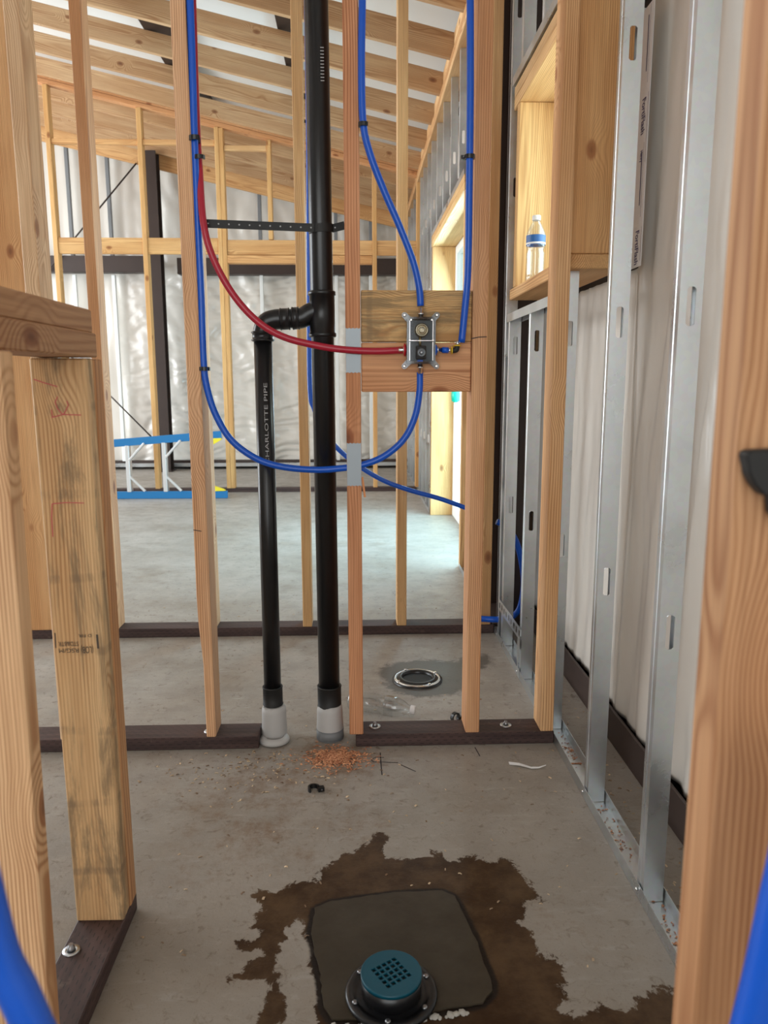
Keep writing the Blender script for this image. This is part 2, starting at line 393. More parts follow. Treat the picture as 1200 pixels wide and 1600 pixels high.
# ================================================================== SETTING
WET = [(-0.217,1.426),(-0.199,1.406),(-0.214,1.367),(-0.21,1.336),(-0.187,1.306),(-0.22,1.309),(-0.252,1.307),(-0.246,1.296),(-0.233,1.281),(-0.187,1.273),(-0.2,1.252),(-0.217,1.24),(-0.21,1.222),(-0.234,1.206),(-0.188,1.208),(-0.167,1.188),(-0.17,1.149),(-0.171,1.109),(-0.165,1.06),(0.543,0.989),(0.571,1.07),(0.562,1.105),(0.555,1.15),(0.527,1.165),(0.482,1.146),(0.469,1.131),(0.448,1.105),(0.409,1.128),(0.39,1.121),(0.368,1.102),(0.338,1.11),(0.322,1.131),(0.359,1.139),(0.353,1.176),(0.376,1.216),(0.356,1.237),(0.333,1.26),(0.315,1.322),(0.337,1.39),(0.371,1.395),(0.361,1.433),(0.349,1.493),(0.337,1.534),(0.318,1.551),(0.293,1.529),(0.253,1.549),(0.193,1.532),(0.167,1.578),(0.149,1.546),(0.108,1.536),(0.061,1.554),(0.047,1.575),(0.072,1.621),(0.055,1.647),(0.023,1.623),(-0.014,1.559),(-0.041,1.557),(-0.073,1.536),(-0.105,1.469),(-0.144,1.47),(-0.186,1.441),(-0.213,1.446)]
DRY = [(-0.148,1.325),(-0.121,1.369),(-0.099,1.323),(-0.083,1.202),(-0.067,1.056),(-0.123,1.058),(-0.143,1.162),(-0.159,1.251)]
FLW = [(0.055,2.654),(0.117,2.742),(0.242,2.777),(0.337,2.753),(0.415,2.784),(0.508,2.822),(0.504,2.726),(0.429,2.639),(0.4,2.493),(0.299,2.431),(0.19,2.419),(0.106,2.476),(0.087,2.556)]
PATCH = [(-0.096,1.389),(-0.062,1.409),(0.07,1.432),(0.171,1.434),(0.196,1.415),(0.221,1.291),(0.234,1.186),(0.231,1.159),(0.21,1.134),(0.109,1.115),(0.036,1.106),(-0.052,1.108),(-0.069,1.136),(-0.079,1.21),(-0.101,1.318)]
DIRT = [(x, y, r, a) for (x, y), r, a in zip([(-0.077,2.009),(-0.242,1.877),(-0.363,1.803),(-0.247,1.659),(-0.005,1.676),(-0.368,1.52),(0.132,1.879),(0.397,1.331),(0.403,1.262),(-0.148,1.557),(-0.398,1.665),(0.638,1.652),(0.549,1.363)], (.16,.18,.16,.12,.12,.10,.1,.09,.07,.09,.1,.06,.05), (.95,.75,.55,.8,.6,.45,.35,.42,.35,.55,.45,.5,.45))]
def ax(segs):
    out = []
    for a, b, s in segs:
        n = max(1, round((b-a)/s)); out += [a+(b-a)*i/n for i in range(n)]
    return out+[segs[-1][1]]
gx = ax([(-7, -1.4, .8), (-1.4, -.5, .06), (-.5, .62, .0125), (.62, 1.6, .2)])
gy = ax([(-4, .7, .6), (.7, 1.0, .03), (1.0, 1.75, .0125), (1.75, 2.3, .03), (2.3, 2.8, .0125), (2.8, 9.6, .5)])
me = bpy.data.meshes.new('floor')
vs = [(x, y, 0) for y in gy for x in gx]; nx = len(gx)
fs = [(j*nx+i, j*nx+i+1, (j+1)*nx+i+1, (j+1)*nx+i) for j in range(len(gy)-1) for i in range(nx-1)]
# the slab is a solid: a skirt and an underside
vs += [(gx[0], gy[0], -.15), (gx[-1], gy[0], -.15), (gx[-1], gy[-1], -.15), (gx[0], gy[-1], -.15)]; b0 = len(vs)-4
fs += [(b0, b0+3, b0+2, b0+1), [b0, b0+1]+[nx-1-i for i in range(nx)], [b0+3, b0]+[j*nx for j in range(len(gy))], [b0+2, b0+3]+[(len(gy)-1)*nx+i for i in range(nx)], [b0+1, b0+2]+[(len(gy)-1-j)*nx+nx-1 for j in range(len(gy))]]
me.from_pydata(vs, [], fs); me.update()
att = ('wet', 'flange_wet', 'patch', 'dirt')
for k in att: me.attributes.new(k, 'FLOAT', 'POINT')
vals = {k: [0.0]*len(vs) for k in att}
for i, (x, y, z) in enumerate(vs):
    a = b = c = -.25; dd = 0.
    if -.6 < x < .7 and .8 < y < 1.8:
        a = sdf(x, y, WET); dr = sdf(x, y, DRY); a = min(a, -dr+.004) if dr > -.05 else a; c = sdf(x, y, PATCH)
    if -.2 < x < .75 and 2.2 < y < 2.95: b = sdf(x, y, FLW)
    for px, py, r, q in DIRT:
        e = ((x-px)**2+(y-py)**2)/(r*r)
        if e < 6: dd = max(dd, q*math.exp(-e))
    vals['wet'][i], vals['flange_wet'][i], vals['patch'][i], vals['dirt'][i] = a, b, c, dd
for k in att: me.attributes[k].data.foreach_set('value', vals[k])
floor = link('floor', me, None, M['concrete'], kind='structure')

# smooth square of fresh mortar the shower drain is set in
random.seed(3)
pp = []
for i in range(len(PATCH)):
    a, b = Vector(PATCH[i]).to_3d(), Vector(PATCH[(i+1) % len(PATCH)]).to_3d(); n = max(1, int((b-a).length/.012))
    for k in range(n):
        q = a.lerp(b, k/n); g = noise.noise(q*60)*.004; cc = Vector((.055, 1.22, 0)); q = q+(cc-q).normalized()*(.005+g); pp.append((q.x, q.y))
patch = prism('mortar_patch', pp, 0, .0035, M['mortar'], floor, loc=(0, 0, 0))

def sheet(name, f, us, vs_, m, parent=None, kind=None, thick=.012, tn=(1, 0, 0)):
    bm = bmesh.new(); g = [[bm.verts.new(f(u, v)) for u in us] for v in vs_]
    for j in range(len(vs_)-1):
        for i in range(len(us)-1): bm.faces.new((g[j][i], g[j][i+1], g[j+1][i+1], g[j+1][i])).smooth = True
    me = me_of(bm); o = link(name, me, parent, m, kind=kind)
    md = o.modifiers.new('thickness', 'SOLIDIFY'); md.thickness = thick; md.offset = 0
    return o
def rng(a, b, s): n = round((b-a)/s); return [a+(b-a)*i/n for i in range(n+1)]
RZ = lambda x: 2.92+.227*(.55-x)      # underside of the roof joists
def fold(y, z, k):
    n = noise.noise
    v = .5*n(Vector((y*6, z*.5, k)))+.35*n(Vector((y*15+z*1.2, z*.9, k+5)))+.16*n(Vector((y*40+n(Vector((y*4, z*3, k)))*3, z*1.8, k+9)))
    return v
def pull(y, z, cy, cz, ang, wd, ln):
    """a crease pulled tight towards a fixing point"""
    c, s = math.cos(ang), math.sin(ang); u = (y-cy)*c+(z-cz)*s; v = -(y-cy)*s+(z-cz)*c
    return math.exp(-(v/wd)**2)*math.exp(-(u/ln)**2)
def right_liner(y, z):
    x = .776-.030*fold(y, z, 1.)
    x -= .010*pull(y, z, 1.93, 1.05, math.radians(100), .018, .30)+.012*pull(y, z, 2.25, 1.22, math.radians(125), .02, .16)+.010*pull(y, z, 1.66, .95, math.radians(97), .012, .45)+.008*pull(y, z, 1.80, .85, math.radians(86), .012, .35)
    if z < .35: x -= .012*(1-z/.35)*(.6+.4*math.sin(y*70+noise.noise(Vector((y*20, z*5, 0)))*4))
    return (max(x, .745), y, z)
wr = sheet('wall_right', right_liner, rng(-.2, 2.117, .0125), rng(.085, 1.5, .0125)[:-1]+rng(1.5, 3.25, .02), M['vinyl_liner'], kind='structure')
sheet('liner_panel', right_liner, rng(-4, -.2, .2), rng(.085, 3.0, .1), M['vinyl_liner'], wr)
for ya, yb, za, zb_ in ((-4, 2.16, -.1, 3.3), (2.16, 2.84, -.1, 1.39), (2.16, 2.84, 2.005, 3.3), (2.84, 4.265, -.1, 3.3), (4.265, 5.945, 2.035, 3.3), (5.945, 9.6, -.1, 3.3)):
    box('leak_block_skin', (.801, ya, za), (.85, yb, zb_), M['steel'], wr, 0)  # unseen outer panels, added to block daylight leaking past the liner
box('leak_block_skin', (-7.1, 9.5, -.1), (.85, 9.52, 5.2), M['steel'], wr, 0)
sheet('liner_panel', right_liner, rng(2.1175, 2.9, .02), rng(.085, 1.350, .02), M['vinyl_liner'], wr)
sheet('liner_panel', right_liner, rng(2.1175, 2.9, .04), rng(2.09, 3.0, .04), M['vinyl_liner'], wr)
sheet('liner_panel', right_liner, rng(2.9, 4.22, .05), rng(.085, 3.0, .05), M['vinyl_liner'], wr)
sheet('liner_panel', right_liner, rng(4.22, 6.0, .05), rng(2.10, 3.0, .05), M['vinyl_liner'], wr)
sheet('liner_panel', right_liner, rng(6.0, 9.5, .05), rng(.085, 3.0, .05), M['vinyl_liner'], wr)
box('base_angle', (.737, -.2, 0), (.745, 4.2, .102), M['steel'], wr, .002)
box('base_angle', (.737, 6.0, 0), (.745, 9.4, .102), M['steel'], wr, .002)
box('steel_girt', (.66, 6.05, 2.16), (.74, 9.3, 2.34), M['steel'], wr, .003)
box('steel_girt', (.66, 3.55, 2.16), (.74, 6.05, 2.34), M['steel'], wr, .003)

def far_liner(x, z):
    n = noise.noise
    v = .5*n(Vector((x*3, z*.6, 3)))+.3*n(Vector((x*9, z*1.4, 7)))
    amt = min(1, max(0, (x+2.9)/.5))
    # the sheet sags in horizontal wrinkles right of the column, in arcs left of it
    q = n(Vector((x*2.2+n(Vector((x*3, z*3, 2)))*1.2, z*13+n(Vector((x*2, z*2, 4)))*2.5, 11)))
    w2 = n(Vector((x*9+z*5, z*5-x*2, 5)))
    r = amt*(1-abs(q)*2)*.5*(1 if z < 2.4 else .25)+amt*.35*w2
    return (x, 9.43-.05*v-.05*r, z)
wf = sheet('wall_far', far_liner, rng(-7, -3.6, .1)+rng(-3.6, .8, .022)[1:], rng(.06, 2.6, .022)+rng(2.6, 4.9, .06)[1:], M['far_liner'], kind='structure')
box('base_channel', (-7, 9.28, 0.03), (.7, 9.40, .075), M['galv'], wf, .003)
box('base_channel', (-7, 9.30, 0.075), (.7, 9.38, .105), M['steel'], wf, .003)
box('steel_girt', (-7, 9.20, 2.29), (-2.42, 9.36, 2.47), M['steel'], wf, .004)
box('steel_girt', (-2.06, 9.20, 2.27), (.7, 9.36, 2.45), M['steel'], wf, .004)
for x in (-3.27, -2.82, -1.11, -.235, .02, .17):
    box('furring_strip', (x-.02, 9.29, .10), (x+.02, 9.335, 2.27), M['white_frame'], wf, .003)
    box('furring_strip', (x-.02, 9.29, 2.48), (x+.02, 9.335, RZ(x)+.02), M['pipe_grey'], wf, .003)
for a, b in (((-4.5, 9.17, 1.4), (-2.452,9.17,3.459)), ((-2.874,9.17,0.859), (-2.444,9.17,0.399))):
    a = Vector(a); b = Vector(b)
    if a.x < -4: a = b+(Vector((-3.381,9.17,2.445))-b)*1.9
    else: a, b = a+(a-b)*1.2, b+(b-a)*.25
    tube('brace_rod', [a, b], .009, M['steel'], wf, seg=8, sub=1)
# wall on the left and behind the viewer, with assumed openings for the fill lamps
wl = box('wall_left', (-7.1, -4, 0), (-7, 1.9, 4.6), M['vinyl_liner'], None, 0, 'structure')
box('wall_panel', (-7.1, 8.5, 0), (-7, 9.6, 4.6), M['vinyl_liner'], wl, 0); box('wall_panel', (-7.1, 1.9, 3.6), (-7, 8.5, 4.6), M['vinyl_liner'], wl, 0)
wb = box('wall_back', (-7.1, -4.1, 0), (-3, -4, 4.9), M['vinyl_liner'], None, 0, 'structure')
box('wall_panel', (1.4, -4.1, 0), (1.6, -4, 3.6), M['vinyl_liner'], wb, 0); box('wall_panel', (-3, -4.1, 3.4), (1.4, -4, 4.2), M['vinyl_liner'], wb, 0)

# ceiling: liner under the roof, joists, blocks and steel purlins
def deck(x, y): return (x, y, RZ(x)+.30+.01*noise.noise(Vector((x*2, y*2, 0)))-.03*abs(math.sin(y*2.6)))
ceil = sheet('ceiling', deck, rng(-7, -2.6, .4)+rng(-2.6, .9, .05)[1:], rng(-4, 3.4, .4)+rng(3.4, 9.5, .05)[1:], M['roof_liner'], kind='structure', tn=(0, 0, 1))
DJ = [-1.75, -.55, .65, 1.85, 2.45, 3.05, 3.65, 4.25, 4.84, 5.42, 6.00, 6.60, 7.20, 7.92, 8.52, 9.10]
for i, y in enumerate(DJ):
    xl, xr = -6.9, .74
    t = R.uniform(.80, .98)
    j = stick('joist', (xl, y+.019, RZ(xl)+.07), (xr, y+.019, RZ(xr)+.07), .038, .14, M['wood'], ceil, (t*.86, t*.74, t*.62), xdir=(0, 1, 0))
    if 2.4 < y < 7.9:
        b = .61 if i+1 >= len(DJ) else DJ[i+1]-y
        stick('blocking', (.60, y+.04, 2.985), (.60, y+b-.002, 2.985), .038, .135, M['wood'], ceil, (.98, .84, .64), xdir=(1, 0, 0))
for x0, x1 in ((-1.50, -1.30), (-.50, -.40)):
    stick('purlin', ((x0+x1)/2, -3.5, RZ((x0+x1)/2)+.195), ((x0+x1)/2, 9.3, RZ((x0+x1)/2)+.195), x1-x0, .07, M['steel'], ceil)
stick('end_beam', (-6.9, 9.20, RZ(-6.9)-.05), (.70, 9.20, RZ(.70)-.05), .04, .19, M['wood'], ceil, (.96, .78, .54), xdir=(0, 1, 0))

# ================================================================== STEEL COLUMNS
def ibeam(name, label, x0, x1, y0, y1, z1, web_x=True):
    t = thing(name, label, 'column', ((x0+x1)/2, (y0+y1)/2, 0))
    if web_x:      # flanges left and right, web across
        box('flange', (x0, y0, .012), (x0+.012, y1, z1), M['steel'], t); box('flange', (x1-.012, y0, .012), (x1, y1, z1), M['steel'], t)
        box('web', (x0+.012, (y0+y1)/2-.005, .012), (x1-.012, (y0+y1)/2+.005, z1), M['steel'], t)
    else:
        box('flange', (x0, y0, .012), (x1, y0+.012, z1), M['steel'], t); box('flange', (x0, y1-.012, .012), (x1, y1, z1), M['steel'], t)
        box('web', ((x0+x1)/2-.005, y0+.012, .012), ((x0+x1)/2+.005, y1-.012, z1), M['steel'], t)
    box('base_plate', (x0-.02, y0-.02, 0), (x1+.02, y1+.02, .014), M['steel'], t)
    return t
ibeam('steel_column', 'dark brown steel column against the far insulated wall', -2.37, -2.20, 9.02, 9.19, RZ(-2.3)-.01, False)
ibeam('steel_column', 'dark steel column in the corner behind the galvanized studs', .60, .735, 3.18, 3.48, 2.90, False)

# ================================================================== LIGHT STEEL FURRING WALL ON THE RIGHT
def mstud_mesh(z1, holes, w_=.041, fl=.032, lip=.006):
    """C-shaped stud: web towards -y with slots, flanges running back"""
    bm = bmesh.new(); hx0, hx1 = .013, .029; hh = .034
    zs = [0.]; spans = []
    for h in sorted(holes):
        if h-hh > zs[-1]+.01 and h+hh < z1: zs += [h-hh, h+hh]; spans.append((h-hh, h+hh))
    zs.append(z1); xs = [0, hx0, hx1, w_]
    V = {}
    def v(x, y, z):
        k = (round(x, 5), round(y, 5), round(z, 5))
        if k not in V: V[k] = bm.verts.new((x, y, z))
        return V[k]
    for a, b in zip(zs, zs[1:]):
        hole = any(abs(a-s[0]) < 1e-6 for s in spans)
        for x0, x1 in zip(xs, xs[1:]):
            if hole and x0 == hx0:
                c = .004   # rounded corners
                for (X, Zc, sx, sz) in ((x0, a, 1, 1), (x1, a, -1, 1), (x0, b, 1, -1), (x1, b, -1, -1)):
                    bm.faces.new((v(X, 0, Zc), v(X+sx*c, 0, Zc), v(X, 0, Zc+sz*c)))
                continue
            bm.faces.new((v(x0, 0, a), v(x1, 0, a), v(x1, 0, b), v(x0, 0, b)))
        for X, s in ((0, 1), (w_, -1)):
            # flange with a shallow stiffening groove
            ys = [0, fl*.40, fl*.46, fl*.54, fl*.60, fl]; dx = [0, 0, s*.0012, s*.0012, 0, 0]
            for k in range(5): bm.faces.new((v(X+dx[k], ys[k], a), v(X+dx[k+1], ys[k+1], a), v(X+dx[k+1], ys[k+1], b), v(X+dx[k], ys[k], b)))
            bm.faces.new((v(X, fl, a), v(X+s*lip, fl, a), v(X+s*lip, fl, b), v(X, fl, b)))
    bmesh.ops.remove_doubles(bm, verts=bm.verts, dist=1e-5)
    bmesh.ops.recalc_face_normals(bm, faces=bm.faces); return me_of(bm, name='metal_stud')
def mstud(parent, y, z0, z1, holes=(.575, 1.18, 1.76, 2.37), x=.5735):
    k = ('ms', round(z1-z0, 3), tuple(round(h-z0, 3) for h in holes if z0+.05 < h < z1-.05))
    if k not in CACHE: CACHE[k] = mstud_mesh(z1-z0, k[2])
    o = link('metal_stud', CACHE[k], parent, M['galv'], loc=(x, y, z0))
    md = o.modifiers.new('thickness', 'SOLIDIFY'); md.thickness = .0009; md.offset = 0
    return o
def track(name, parent, y0, y1, z, up=1, x0=.5705, x1=.6175, h=.030):
    bm = bmesh.new(); t = .0012
    bm_box(bm, x0, y0, z, x1, y1, z+up*t); bm_box(bm, x0-t, y0, z, x0, y1, z+up*h); bm_box(bm, x1, y0, z, x1+t, y1, z+up*h)
    bmesh.ops.recalc_face_normals(bm, faces=bm.faces); me = me_of(bm); c = Vector((x0, y0, z)); me.transform(Matrix.Translation(-c))
    return link(name, me, parent, M['galv'], loc=c)
fw = thing('steel_stud_wall', 'galvanized steel stud furring wall standing along the white insulation on the right', 'stud wall', (.59, 2.0, 0))
track('floor_track', fw, -.2, 3.15, 0.0005); track('top_track', fw, -.2, 3.15, 2.895, -1)
Z1 = 2.89
for y in (.58, .98, 1.38): mstud(fw, y, .003, Z1)
mstud(fw, 1.755, .003, Z1); mstud(fw, 2.165, .003, Z1)
for y in (2.56, 2.91): mstud(fw, y, .003, 1.295)          # under the window
mstud(fw, 2.985, .003, Z1)
mstud(fw, 2.50, 2.10, Z1); mstud(fw, 2.80, 2.10, Z1)
track('sill_track', fw, 2.20, 2.955, 1.298, -1); track('header_track', fw, 2.20, 2.955, 2.095, 1)
def slotted(p0, p1, h, n, parent, name):
    p0 = Vector(p0); p1 = Vector(p1); d = p1-p0; L_ = d.length; t = d.normalized(); u = Vector((0, 0, 1)); bm = bmesh.new(); nn = t.cross(u)
    m_ = h*.25
    def q(a, b, c, e):
        vs = [p0+t*a+u*c, p0+t*b+u*c, p0+t*b+u*e, p0+t*a+u*e]
        A = [bm.verts.new(v+nn*.0008) for v in vs]; B = [bm.verts.new(v-nn*.0008) for v in vs]
        bm.faces.new(A); bm.faces.new(B[::-1])
        for k in range(4): bm.faces.new((A[k], B[k], B[(k+1) % 4], A[(k+1) % 4]))
    q(0, L_, 0, m_); q(0, L_, h-m_, h); s = L_/n
    for k in range(n): q(k*s, k*s+s*.45, m_, h-m_)
    q(L_-.002, L_, m_, h-m_)
    bmesh.ops.recalc_face_normals(bm, faces=bm.faces); me = me_of(bm); me.transform(Matrix.Translation(-p0)); return link(name, me, parent, M['galv'], loc=p0)
slotted((.568, 2.985, .135), (.568, 2.565, .145), .045, 9, fw, 'slotted_bridging')
slotted((.568, 2.60, .003), (.568, 2.563, .003), .14, 1, fw, 'slotted_bridging')
for y in (1.40, 1.78, 2.19, 2.60, 3.01): lathe('screw', [(.0035, 0), (.0045, .001), (.004, .0028), (.0015, .0035)], M['chrome'], fw, (.5685, y, .017), rot=(0, -math.pi/2, 0), seg=8)
# window rough opening of planks set in the steel wall
wo = thing('window_box', 'deep rough window opening boxed in yellow planks between the steel studs', 'window frame', (.65, 2.5, 1.35))
tb = (1.0, .86, .60)
XC = .650; XW = .152
stick('sill', (XC, 2.118, 1.367), (XC, 2.94, 1.367), XW, .038, M['wood'], wo, (.95, .78, .55), xdir=(1, 0, 0))
stick('header', (XC, 2.118, 2.029), (XC, 2.94, 2.029), XW, .038, M['wood'], wo, (1, .86, .62), xdir=(1, 0, 0))
stick('header', (XC, 2.118, 2.068), (XC, 2.94, 2.068), XW, .038, M['wood'], wo, (.80, .68, .5), xdir=(1, 0, 0))
stick('jamb', (XC, 2.137, 1.387), (XC, 2.137, 2.009), XW, .038, M['wood'], wo, (1.0, .80, .56))
stick('jamb', (XC, 2.863, 1.387), (XC, 2.863, 2.009), XW, .038, M['wood'], wo, (1.0, .86, .60))
# window_1, set in its outer plane
w1 = thing('window_1', 'white window unit', 'window', (.75, 2.5, 1.387)); del w1['label']; del w1['category']; w1['kind'] = 'structure'
for a, b in (((.735, 2.157, 1.387), (.80, 2.195, 2.009)), ((.735, 2.805, 1.387), (.80, 2.843, 2.009)), ((.735, 2.195, 1.387), (.80, 2.805, 1.425)), ((.735, 2.195, 1.971), (.80, 2.805, 2.009))):
    box('window_frame', a, b, M['white_frame'], w1, .003)
box('pane', (.765, 2.193, 1.423), (.771, 2.807, 1.973), M['pane'], w1, 0)
# flashing tape beside the window
ft = thing('flashing_tape', 'silvery printed flashing tape strip beside the window box', 'tape', (.735, 2.04, 1.385))
prism('tape', [(-2.098, 1.342), (-2.020, 1.342), (-2.018, 1.97), (-2.112, 1.97)], 0, .0015, M['tape_film'], ft, frame=((0, -1, 0), (0, 0, 1), (-1, 0, 0)), loc=(.733, 0, 0))
TD, TU = (0, 0, -1), (0, -1, 0)
def tape_unit(z, parent, maker=True):
    text('lettering', 'FortiFlash', .036, (.7312, 2.066, z), TD, TU, M['navy_ink'], parent, bold=True, width=.085)
    if maker: text('lettering', 'Henry', .024, (.7312, 2.062, z-.125), TD, TU, M['navy_ink'], parent, bold=True, width=.028)
    mark('printed_line', [(.7312, 2.026, z+.005), (.7312, 2.026, z-(.16 if maker else .08))], .0012, M['navy_ink'], parent, (-1, 0, 0), .0003)
    mark('printed_line', [(.7312, 2.050, z+.19), (.7312, 2.050, z+.06)], .005, M['navy_ink'], parent, (-1, 0, 0), .0003)
    mark('printed_line', [(.7312, 2.038, z+.21), (.7312, 2.038, z+.03)], .0012, M['navy_ink'], parent, (-1, 0, 0), .0003)
tape_unit(1.755, ft); tape_unit(1.435, ft, False)

# far stretch of the same wall with the glazed door
fw2 = thing('steel_stud_wall', 'distant galvanized steel stud wall around the bright glass doorway', 'stud wall', (.59, 6, 0))
for y in (3.60, 3.92): mstud(fw2, y, .003, 2.82)
for y in (4.46, 4.86, 5.27, 5.67): mstud(fw2, y, 2.13, 2.82)
for y in (6.08, 6.40, 6.80, 7.12, 7.55, 7.95, 8.35, 8.75): mstud(fw2, y, .003, 2.82)
track('floor_track', fw2, 3.55, 4.20, .0005); track('floor_track', fw2, 6.03, 9.1, .0005); track('header_track', fw2, 4.24, 5.99, 2.12, 1)
stick('top_plate', (.60, 3.5, 2.841), (.60, 9.1, 2.841), .089, .038, M['wood'], fw2, (.86, .72, .54), xdir=(1, 0, 0))
stick('top_plate', (.585, 3.5, 2.880), (.585, 9.1, 2.880), .060, .038, M['wood'], fw2, (.80, .62, .42), xdir=(1, 0, 0))
do = thing('doorway_box', 'yellow plank rough opening around the bright glass door', 'door frame', (.66, 5.1, 0))
stick('header', (.665, 4.22, 2.063), (.665, 6.0, 2.063), .19, .038, M['wood'], do, (1, .92, .66), xdir=(1, 0, 0))
stick('header', (.665, 4.22, 2.102), (.665, 6.0, 2.102), .19, .038, M['wood'], do, (.85, .72, .5), xdir=(1, 0, 0))
stick('jamb', (.675, 5.969, 0), (.675, 5.969, 2.043), .20, .038, M['wood'], do, (1.0, .88, .60))
stick('jamb', (.675, 4.239, 0), (.675, 4.239, 2.043), .20, .038, M['wood'], do, (.95, .80, .58))
d1 = thing('door_1', 'x', 'x', (.78, 5.1, 0)); del d1['label']; del d1['category']; d1['kind'] = 'structure'
for a, b in (((.745, 5.885, 0), (.81, 5.948, 2.04)), ((.745, 4.262, 0), (.81, 4.32, 2.04)), ((.745, 5.06, .10), (.80, 5.14, 1.98)), ((.745, 4.32, 0), (.81, 5.885, .10)), ((.745, 4.32, 1.98), (.81, 5.885, 2.04))):
    box('door_frame', a, b, M['white_frame'], d1, .004)
box('pane', (.775, 4.318, .098), (.781, 5.062, 1.982), M['pane'], d1, 0); box('pane', (.775, 5.138, .098), (.781, 5.887, 1.982), M['pane'], d1, 0)
gt = lathe('tape_blob', [(.012, -.05), (.03, -.04), (.034, 0), (.03, .035), (.012, .045)], M['green_tape'], None, (0.728,5.688,0.943), seg=10); tag(gt, 'bright green tape wad stuck on the doorway edge', 'tape')

# ================================================================== TIMBER WALLS
TP = lambda x: RZ(x)-.045            # underside of a sloped top plate
def washer(parent, x, y, z, r=.017):
    o = lathe('washer', [(r, 0), (r, .0022), (.006, .0024), (.006, .0022)], M['galv'], parent, (x, y, z), seg=24)
    lathe('nut', [(.0075, .002), (.0075, .008), (.0045, .010), (.0045, .014)], M['dark_steel'], o, (x, y, z), seg=6); return o
# --- wall 1, the wet wall
Y1 = 2.075
W1 = thing('stud_wall', 'near timber stud wall that carries the water pipes and shower valve', 'stud wall', (-.15, Y1+.045, 0))
A = stud(W1, -.858, -.820, Y1, .038, TP(-.84), (.95, .88, .84), label='timber stud partly hidden by the half wall')
B = stud(W1, -.453, -.415, Y1, .038, TP(-.43), (1.0, .80, .70))
bm = bmesh.new(); bm.from_mesh(B.data)
for zc, dx in ((.42, 0), (.34, .004), (.22, .008)):
    bmesh.ops.bisect_plane(bm, geom=bm.verts[:]+bm.edges[:]+bm.faces[:], plane_co=(0, 0, zc), plane_no=(0, 0, 1))
for v in bm.verts:
    if v.co.x < 0 and v.co.y < 0 and v.co.z < .40: v.co.x += .011*min(1, (.40-v.co.z)/.2)+.0015*math.sin(v.co.z*90)
B.data = bpy.data.meshes.new('lumber_wane'); bm.to_mesh(B.data); bm.free(); B.data.materials.append(M['wood']); B['label'] = 'timber stud with bark-edged foot'
C_ = stud(W1, -.030, .010, Y1, .038, TP(0), (.86, .55, .43), label='reddish timber stud with two nail plates')
Dd = stud(W1, .308, .348, Y1, .038, TP(.33), (.92, .68, .55))
E_ = stud(W1, .528, .566, Y1, .038, TP(.55), (1.0, .83, .66), label='pale timber stud at the right end')
PL = M['treated']
stick('sill_plate', (-1.9, Y1+.045, .019), (-0.293,2.12,0.019), .089, .038, PL, W1, xdir=(0, 1, 0))
stick('sill_plate', (-.012, Y1+.045, .019), (.5685, Y1+.045, .019), .089, .038, PL, W1, xdir=(0, 1, 0))
stick('top_plate', (-1.9, Y1+.045, RZ(-1.9)-.0225), (.56, Y1+.045, RZ(.56)-.0225), .089, .038, M['wood'], W1, xdir=(0, 1, 0))
stick('blocking', (.0115, Y1+.025, 1.220), (.3065, Y1+.025, 1.220), .038, .133, M['weathered'], W1, (1, .88, .62), xdir=(0, 1, 0), label='weathered plank behind top of valve')
stick('blocking', (.0115, Y1+.025, 1.086), (.3065, Y1+.025, 1.086), .038, .130, M['wood'], W1, (.92, .64, .50), xdir=(0, 1, 0), label='reddish plank behind bottom of valve')
for z0, z1 in ((1.0710, 1.1890), (0.7660, 0.8850)):
    w2 = .0195; n = 8; poly = []
    for k in range(n+1): poly.append((-w2+2*w2*k/n, z0+(.0025 if k % 2 else 0)))
    for k in range(n+1): poly.append((w2-2*w2*k/n, z1-(.0025 if k % 2 else 0)))
    prism('nail_plate', poly, 0, .0016, M['plate_steel'], W1, frame=((1, 0, 0), (0, 0, 1), (0, -1, 0)), loc=(-.010, Y1-.0003, 0))
for p in ((-0.439,2.113,0.038), (0.045,2.127,0.038), (0.435,2.121,0.038)): washer(W1, p[0], p[1], .038)
mark('pencil_mark', [(0.305,2.074,1.161),(0.325,2.074,1.165),(0.346,2.074,1.166)], .0022, M['pencil'], W1)
mark('pencil_mark', [(-0.453,2.074,0.648),(-0.441,2.074,0.646),(-0.431,2.074,0.644)], .002, M['pencil'], W1)
stick('splinter', (.012, Y1+.01, .790), (.019, Y1+.002, .735), .006, .003, M['wood'], W1, (1, .6, .4), label='splinter hanging under the lower nail plate')
# --- wall 2
Y2 = 3.07
W2 = thing('stud_wall', 'second timber stud wall standing behind the toilet flange', 'stud wall', (-.4, Y2+.045, 0))
stud(W2, -1.035, -.995, Y2, .038, TP(-1.0), (.88, .66, .52), label='brownish timber stud left of the blue ladder')
stud(W2, -.632, -.592, Y2, .038, TP(-.6), (1., .86, .74)); stud(W2, -.234, -.196, Y2, .038, TP(-.2), (1.0, .88, .66))
stud(W2, .159, .199, Y2, .038, TP(.18), (1.0, .88, .68)); stud(W2, .513, .553, Y2, .038, TP(.53), (.95, .80, .60))
stud(W2, -1.42, -1.225, Y2, .038, TP(-1.3), (1.0, .80, .60), name='door_post', label='broad timber post at the left')
stud(W2, -1.50, -1.425, Y2, .038, 2.05, (.92, .72, .54), name='door_post')
stick('header', (-3.0, Y2+.0445, 2.19), (-1.425, Y2+.0445, 2.19), .089, .235, M['wood'], W2, (.75, .52, .36), xdir=(0, 1, 0))
stick('sill_plate', (-1.62, Y2+.045, .019), (.567, Y2+.045, .019), .089, .038, PL, W2, xdir=(0, 1, 0))
stick('top_plate', (-3.2, Y2+.045, RZ(-3.2)-.0225), (.56, Y2+.045, RZ(.56)-.0225), .089, .038, M['wood'], W2, xdir=(0, 1, 0))
